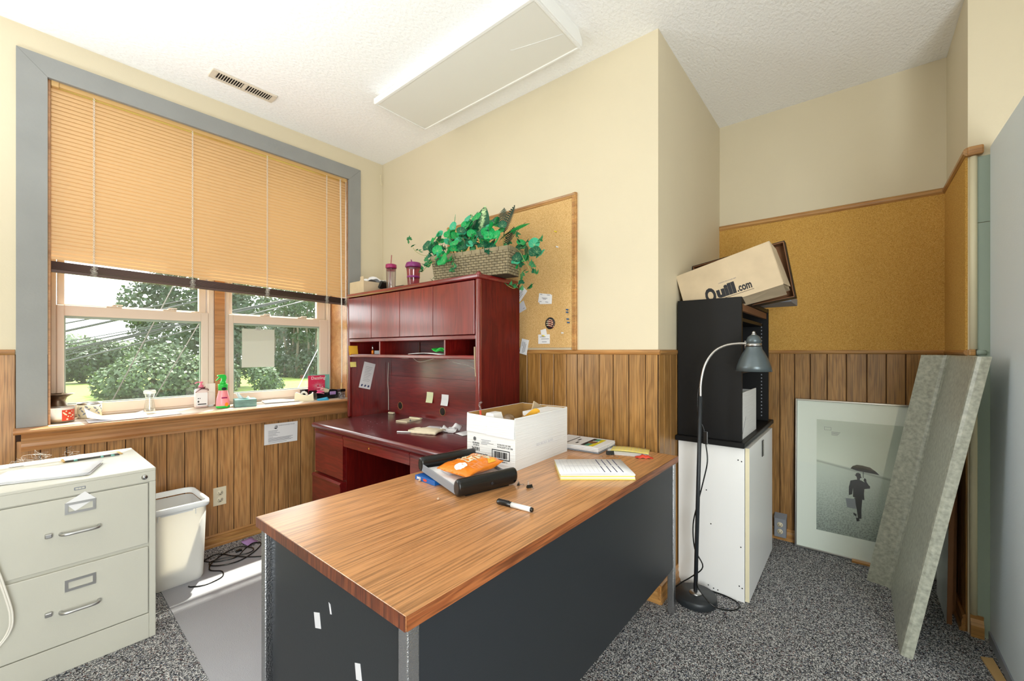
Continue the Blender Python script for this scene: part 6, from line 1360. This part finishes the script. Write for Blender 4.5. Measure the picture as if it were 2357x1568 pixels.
def weave(face, ncol, nrow):
    g = B(); hh = (Hb-0.020)/nrow
    for r_ in range(nrow):
        for c_ in range(-1, ncol+1):
            s0 = -1+2*(c_+0.5*(r_ % 2)+0.04)/ncol; s1 = -1+2*(c_+0.5*(r_ % 2)+0.96)/ncol
            s0, s1 = max(s0, -1), min(s1, 1)
            if s1-s0 < 0.02: continue
            z0, z1 = 0.002+r_*hh+0.0008, 0.002+(r_+1)*hh-0.0008; sm_ = (s0+s1)/2
            A = [face_pt(face, s0, z0, 0.0006), face_pt(face, s1, z0, 0.0006), face_pt(face, s1, z1, 0.0006), face_pt(face, s0, z1, 0.0006)]
            q0, q1 = s0+(s1-s0)*0.22, s1-(s1-s0)*0.22; zz = (z1-z0)*0.12
            C_ = [face_pt(face, q0, z0+zz, 0.0045), face_pt(face, q1, z0+zz, 0.0045), face_pt(face, q1, z1-zz, 0.0045), face_pt(face, q0, z1-zz, 0.0045)]
            va = [g.bm.verts.new(p) for p in A]; vc = [g.bm.verts.new(p) for p in C_]
            g.bm.faces.new(vc)
            for k in range(4): g.bm.faces.new((va[k], va[(k+1) % 4], vc[(k+1) % 4], vc[k]))
    part('woven_strips', g, M['wicker'], pl, kind='stuff')
weave('f', 15, 9); weave('b', 15, 9); weave('r', 4, 9); weave('l', 4, 9)
def rim_seg(face, n):
    for k in range(n):
        s0, s1 = -1+2*k/n+0.006, -1+2*(k+1)/n-0.006
        g = B(); pts = [face_pt(face, s0, Hb-0.020, 0.006), face_pt(face, s1, Hb-0.020, 0.006), face_pt(face, s1, Hb+0.001, 0.007), face_pt(face, s0, Hb+0.001, 0.007)]
        inn = {'f': Vector((0, 0.012, 0)), 'b': Vector((0, -0.012, 0)), 'r': Vector((-0.012, 0, 0)), 'l': Vector((0.012, 0, 0))}[face]
        g.prism(pts, inn); part('rim_strip', g, M['wicker'], pl)
rim_seg('f', 9); rim_seg('r', 2); rim_seg('b', 5); rim_seg('l', 2)
# leaves: shared meshes, one object per leaf
def leaf_round(r):
    g = B(); n = 14; c_ = g.bm.verts.new((0, 0.1*r, 0.0)); ring = []
    for k in range(n):
        a = 2*PI*k/n; rr = r*(1-0.28*math.exp(-((a-1.5*PI)**2)*6)); ring.append(g.bm.verts.new((rr*math.cos(a), rr*math.sin(a)+r*0.7, 0.12*r+0.06*r*math.cos(4*a))))
    c_.co = (0, 0.45*r, 0)
    for k in range(n): g.bm.faces.new((c_, ring[k], ring[(k+1) % n])).smooth = True
    # pale veins as fine raised ribs
    for k in range(n//2):
        p = ring[2*k].co; d_ = (p-c_.co); nn = Vector((-d_.y, d_.x, 0)).normalized()*0.016*r; u = Vector((0, 0, 0.012*r))
        f = g.bm.faces.new([g.bm.verts.new(q) for q in (c_.co+nn+u, c_.co+d_*0.85+nn*0.3+u, c_.co+d_*0.85-nn*0.3+u, c_.co-nn+u)]); f.material_index = 1
    return g
def leaf_ivy(r):
    g = B(); o = [(0, 0), (.45, -.12), (.62, .25), (.42, .42), (.40, .75), (.16, .72), (0, 1.25), (-.16, .72), (-.40, .75), (-.42, .42), (-.62, .25), (-.45, -.12)]
    c_ = g.bm.verts.new((0, 0.45*r, 0.06*r)); vs = [g.bm.verts.new((x*r, y*r, -0.10*r*abs(x)*2)) for x, y in o]
    for k in range(len(vs)): g.bm.faces.new((c_, vs[k], vs[(k+1) % len(vs)]))
    return g
def leaf_big(l, w_):
    g = B(); n = 8
    for mi, k0, k1, dz in ((0, -1, 1, 0), (1, -.035, .035, 0.0006)):
        rows = []
        for i in range(n+1):
            t = i/n; hw = w_*math.sin(PI*t**0.8)**0.8*(1-0.3*t) if 0 < t < 1 else 0.0005
            bend = -0.18*l*t*t
            rows.append([(k*hw, t*l*(0.97 if mi else 1), bend+0.18*abs(k)*hw+dz) for k in (k0, 0, k1)])
        vs = [[g.bm.verts.new(p) for p in r] for r in rows]
        for i in range(n):
            for k in range(2):
                f = g.bm.faces.new((vs[i][k], vs[i][k+1], vs[i+1][k+1], vs[i+1][k])); f.material_index = mi; f.smooth = True
    return g
def frond(l):
    g = B(); n = 13
    g.tube([(0, 0, 0), (0, l*0.5, -0.02*l), (0, l, -0.10*l)], 0.0012, 4)
    for i in range(n):
        t = 0.12+0.88*i/(n-1); y = l*t; ln = 0.30*l*math.sin(PI*(0.18+0.78*t))
        for s in (-1, 1):
            a = Vector((0, y, -0.1*l*t*t)); e = Vector((s*ln*0.85, y+ln*0.45, -0.1*l*t*t+0.05*ln)); wv = Vector((0, 0.010, 0))
            g.poly([a-wv*0.5, (a+e)/2+Vector((0, -0.004, 0)), e, (a+e)/2+Vector((0, 0.006, 0)), a+wv*0.5])
    return g
lm_ = {'rA': mesh_of(leaf_round(0.033), 'leaf', [M['leafA'], M['leafvein']]), 'rB': mesh_of(leaf_round(0.031), 'leaf', [M['leafB'], M['leafvein']]),
       'rC': mesh_of(leaf_round(0.034), 'leaf', [M['leafC'], M['leafvein']]), 'iv': mesh_of(leaf_ivy(0.026), 'leaf', M['leafD']), 'id': mesh_of(leaf_ivy(0.028), 'leaf', M['leafC']),
       'bg': mesh_of(leaf_big(0.19, 0.05), 'leaf', [M['leafbig'], M['leafvein']]), 'fr': mesh_of(frond(0.19), 'frond', M['fern']), 'fs': mesh_of(frond(0.11), 'frond', M['leafA'])}
def put_leaf(kind, p, yaw, pitch, roll=0.0, s=1.0):
    p = Vector((p[0]*1.08, p[1], p[2]+max(0, p[2]-0.09)*0.42))
    mt = Matrix.Translation(p) @ Matrix.Rotation(yaw, 4, 'Z') @ Matrix.Rotation(pitch, 4, 'X') @ Matrix.Rotation(roll, 4, 'Y') @ Matrix.Scale(s, 4)
    inst('frond' if kind in ('fr', 'fs') else 'leaf', lm_[kind], pl, mt)
R = random.Random(17)
# tall variegated leaves in the middle, pointing up, broad side to the room
for x, y, yaw, pit, rl, s in ((0.03, 0.0, 0.12, 1.42, 0.10, 1.2), (-0.03, -0.02, -0.25, 1.38, -0.1, 1.05), (-0.035, 0.02, 0.45, 1.45, 0.5, 1.0), (-0.07, 0.0, 1.0, 1.05, 0.2, 0.8), (0.15, 0.0, -1.0, 0.75, 0.2, 0.95), (0.10, -0.02, -0.2, 0.8, 0.0, 0.8), (-0.11, 0.01, 1.2, 0.75, 0, 0.75)):
    base_z = 0.19 if pit > 1.2 else 0.17
    put_leaf('bg', Vector((x, y, base_z)), yaw, pit, rl, s)
# the leaf's broad side should face the room (-y)
for x, y, z, yaw, pit, s in ((0.175, 0.0, 0.19, -0.35, 1.25, 1.05), (0.15, 0.03, 0.22, 0.25, 1.35, 0.75), (-0.16, 0.01, 0.17, 0.5, 1.15, 0.7), (0.20, -0.02, 0.13, -0.2, 1.2, 0.8), (0.21, 0.02, 0.17, -0.9, 1.0, 0.7)):
    put_leaf('fr', Vector((x, y, z)), yaw, pit, 0, s)
put_leaf('fs', Vector((0.22, -0.02, 0.19)), -1.35, 0.45, 0, 1.1)
# clusters of round leaves
clusters = [(-0.245, -0.05, 0.175, 4), (-0.20, -0.085, 0.13, 4), (-0.15, -0.09, 0.105, 5), (-0.095, -0.05, 0.235, 5), (-0.105, -0.085, 0.165, 4), (-0.035, -0.075, 0.175, 4), (0.015, -0.085, 0.185, 4), (0.05, -0.08, 0.155, 4), (0.10, -0.075, 0.15, 4), (0.145, -0.065, 0.225, 4), (0.165, -0.08, 0.165, 4), (0.185, -0.05, 0.195, 3), (0.275, 0.0, 0.13, 3), (0.285, -0.02, 0.06, 4), (0.335, 0.0, 0.09, 4), (-0.02, 0.02, 0.21, 4), (0.08, 0.03, 0.20, 4), (-0.15, 0.03, 0.19, 4), (-0.275, -0.06, 0.165, 3), (-0.18, -0.05, 0.215, 3), (-0.06, -0.05, 0.235, 3), (0.005, -0.07, 0.225, 3), (-0.23, -0.08, 0.10, 3)]
for ci, (x, y, z, n) in enumerate(clusters):
    for k in range(n+1):
        kd = R.choice(('rA', 'rA', 'rB', 'rC', 'rC')) if ci not in (2, 3) else R.choice(('rA', 'rA', 'rB'))
        put_leaf(kd, Vector((x+R.gauss(0, .028), y+R.gauss(0, .014), z+R.gauss(0, .024))), R.uniform(-0.9, 0.9), R.uniform(0.75, 1.45), R.uniform(-0.5, 0.5), R.uniform(0.75, 1.1))
# filler ivy all along the rim
for k in range(80):
    x = R.uniform(-0.25, 0.27); put_leaf(R.choice(('iv', 'iv', 'id')), Vector((x, R.uniform(-0.095, 0.04), R.uniform(0.11, 0.19))), R.uniform(-2.2, 2.2), R.uniform(0.4, 1.4), R.uniform(-0.6, 0.6), R.uniform(0.8, 1.3))
# trailing vines with ivy leaves
vines = [[(-0.23, -0.04, 0.14), (-0.29, -0.07, 0.155), (-0.335, -0.09, 0.165), (-0.375, -0.10, 0.19), (-0.395, -0.10, 0.215)],
         [(-0.22, -0.05, 0.14), (-0.26, -0.09, 0.12), (-0.29, -0.10, 0.085), (-0.315, -0.11, 0.055)],
         [(-0.22, -0.06, 0.13), (-0.25, -0.10, 0.10), (-0.275, -0.105, 0.09)],
         [(-0.11, -0.08, 0.13), (-0.085, -0.10, 0.085), (-0.075, -0.105, 0.06), (-0.085, -0.105, 0.04)],
         [(0.25, -0.01, 0.15), (0.30, -0.02, 0.13), (0.34, -0.03, 0.07), (0.37, -0.03, 0.02), (0.38, -0.03, -0.01)],
         [(0.25, 0.03, 0.15), (0.31, 0.03, 0.16), (0.36, 0.02, 0.15), (0.385, 0.01, 0.155)],
         [(0.28, 0.0, 0.09), (0.29, 0.0, 0.04), (0.295, -0.01, -0.03), (0.275, -0.02, -0.075), (0.23, -0.03, -0.055)],
         [(0.29, 0.01, 0.10), (0.31, 0.0, 0.03), (0.305, 0.0, -0.05), (0.33, 0.0, -0.075)],
         [(-0.26, 0.0, 0.08), (-0.275, -0.02, 0.04), (-0.27, -0.03, 0.0)]]
for vn in vines:
    pts = bez(vn, 5)
    part('stem', B().tube(pts, 0.0014, 5), M['stem'], pl)
    for k in range(2, len(pts), 2):
        if R.random() < 0.85: put_leaf(R.choice(('iv', 'id', 'iv')), pts[k]+Vector((R.gauss(0, .006), R.gauss(0, .006), R.gauss(0, .006))), R.uniform(-2.8, 2.8), R.uniform(0.2, 1.4), R.uniform(-0.7, 0.7), R.uniform(0.8, 1.25))
    put_leaf('iv', pts[-1], R.uniform(-1, 1), 1.1, 0, 1.1)
for k in range(12):
    x = R.uniform(-0.24, 0.24); p0 = Vector((x, R.uniform(-0.03, 0.03), 0.12))
    p2 = p0+Vector((R.gauss(0, .05), R.uniform(-.09, -.03), R.uniform(.05, .12)))
    part('stem', B().tube(bez([p0, (p0+p2)/2+Vector((0, 0, .02)), p2], 5), 0.0012, 5), M['stem'], pl)

single('wall_hook', B().tube(bez([(2.024, 3.138, 2.745), (2.022, 3.130, 2.70), (2.026, 3.128, 2.665), (2.036, 3.128, 2.660), (2.038, 3.132, 2.685)], 4), 0.0022, 5), M['cream'], 'thin bent wire hook high in the corner above the hutch', 'hook', (2.03, 3.14, 2.7), world=True)
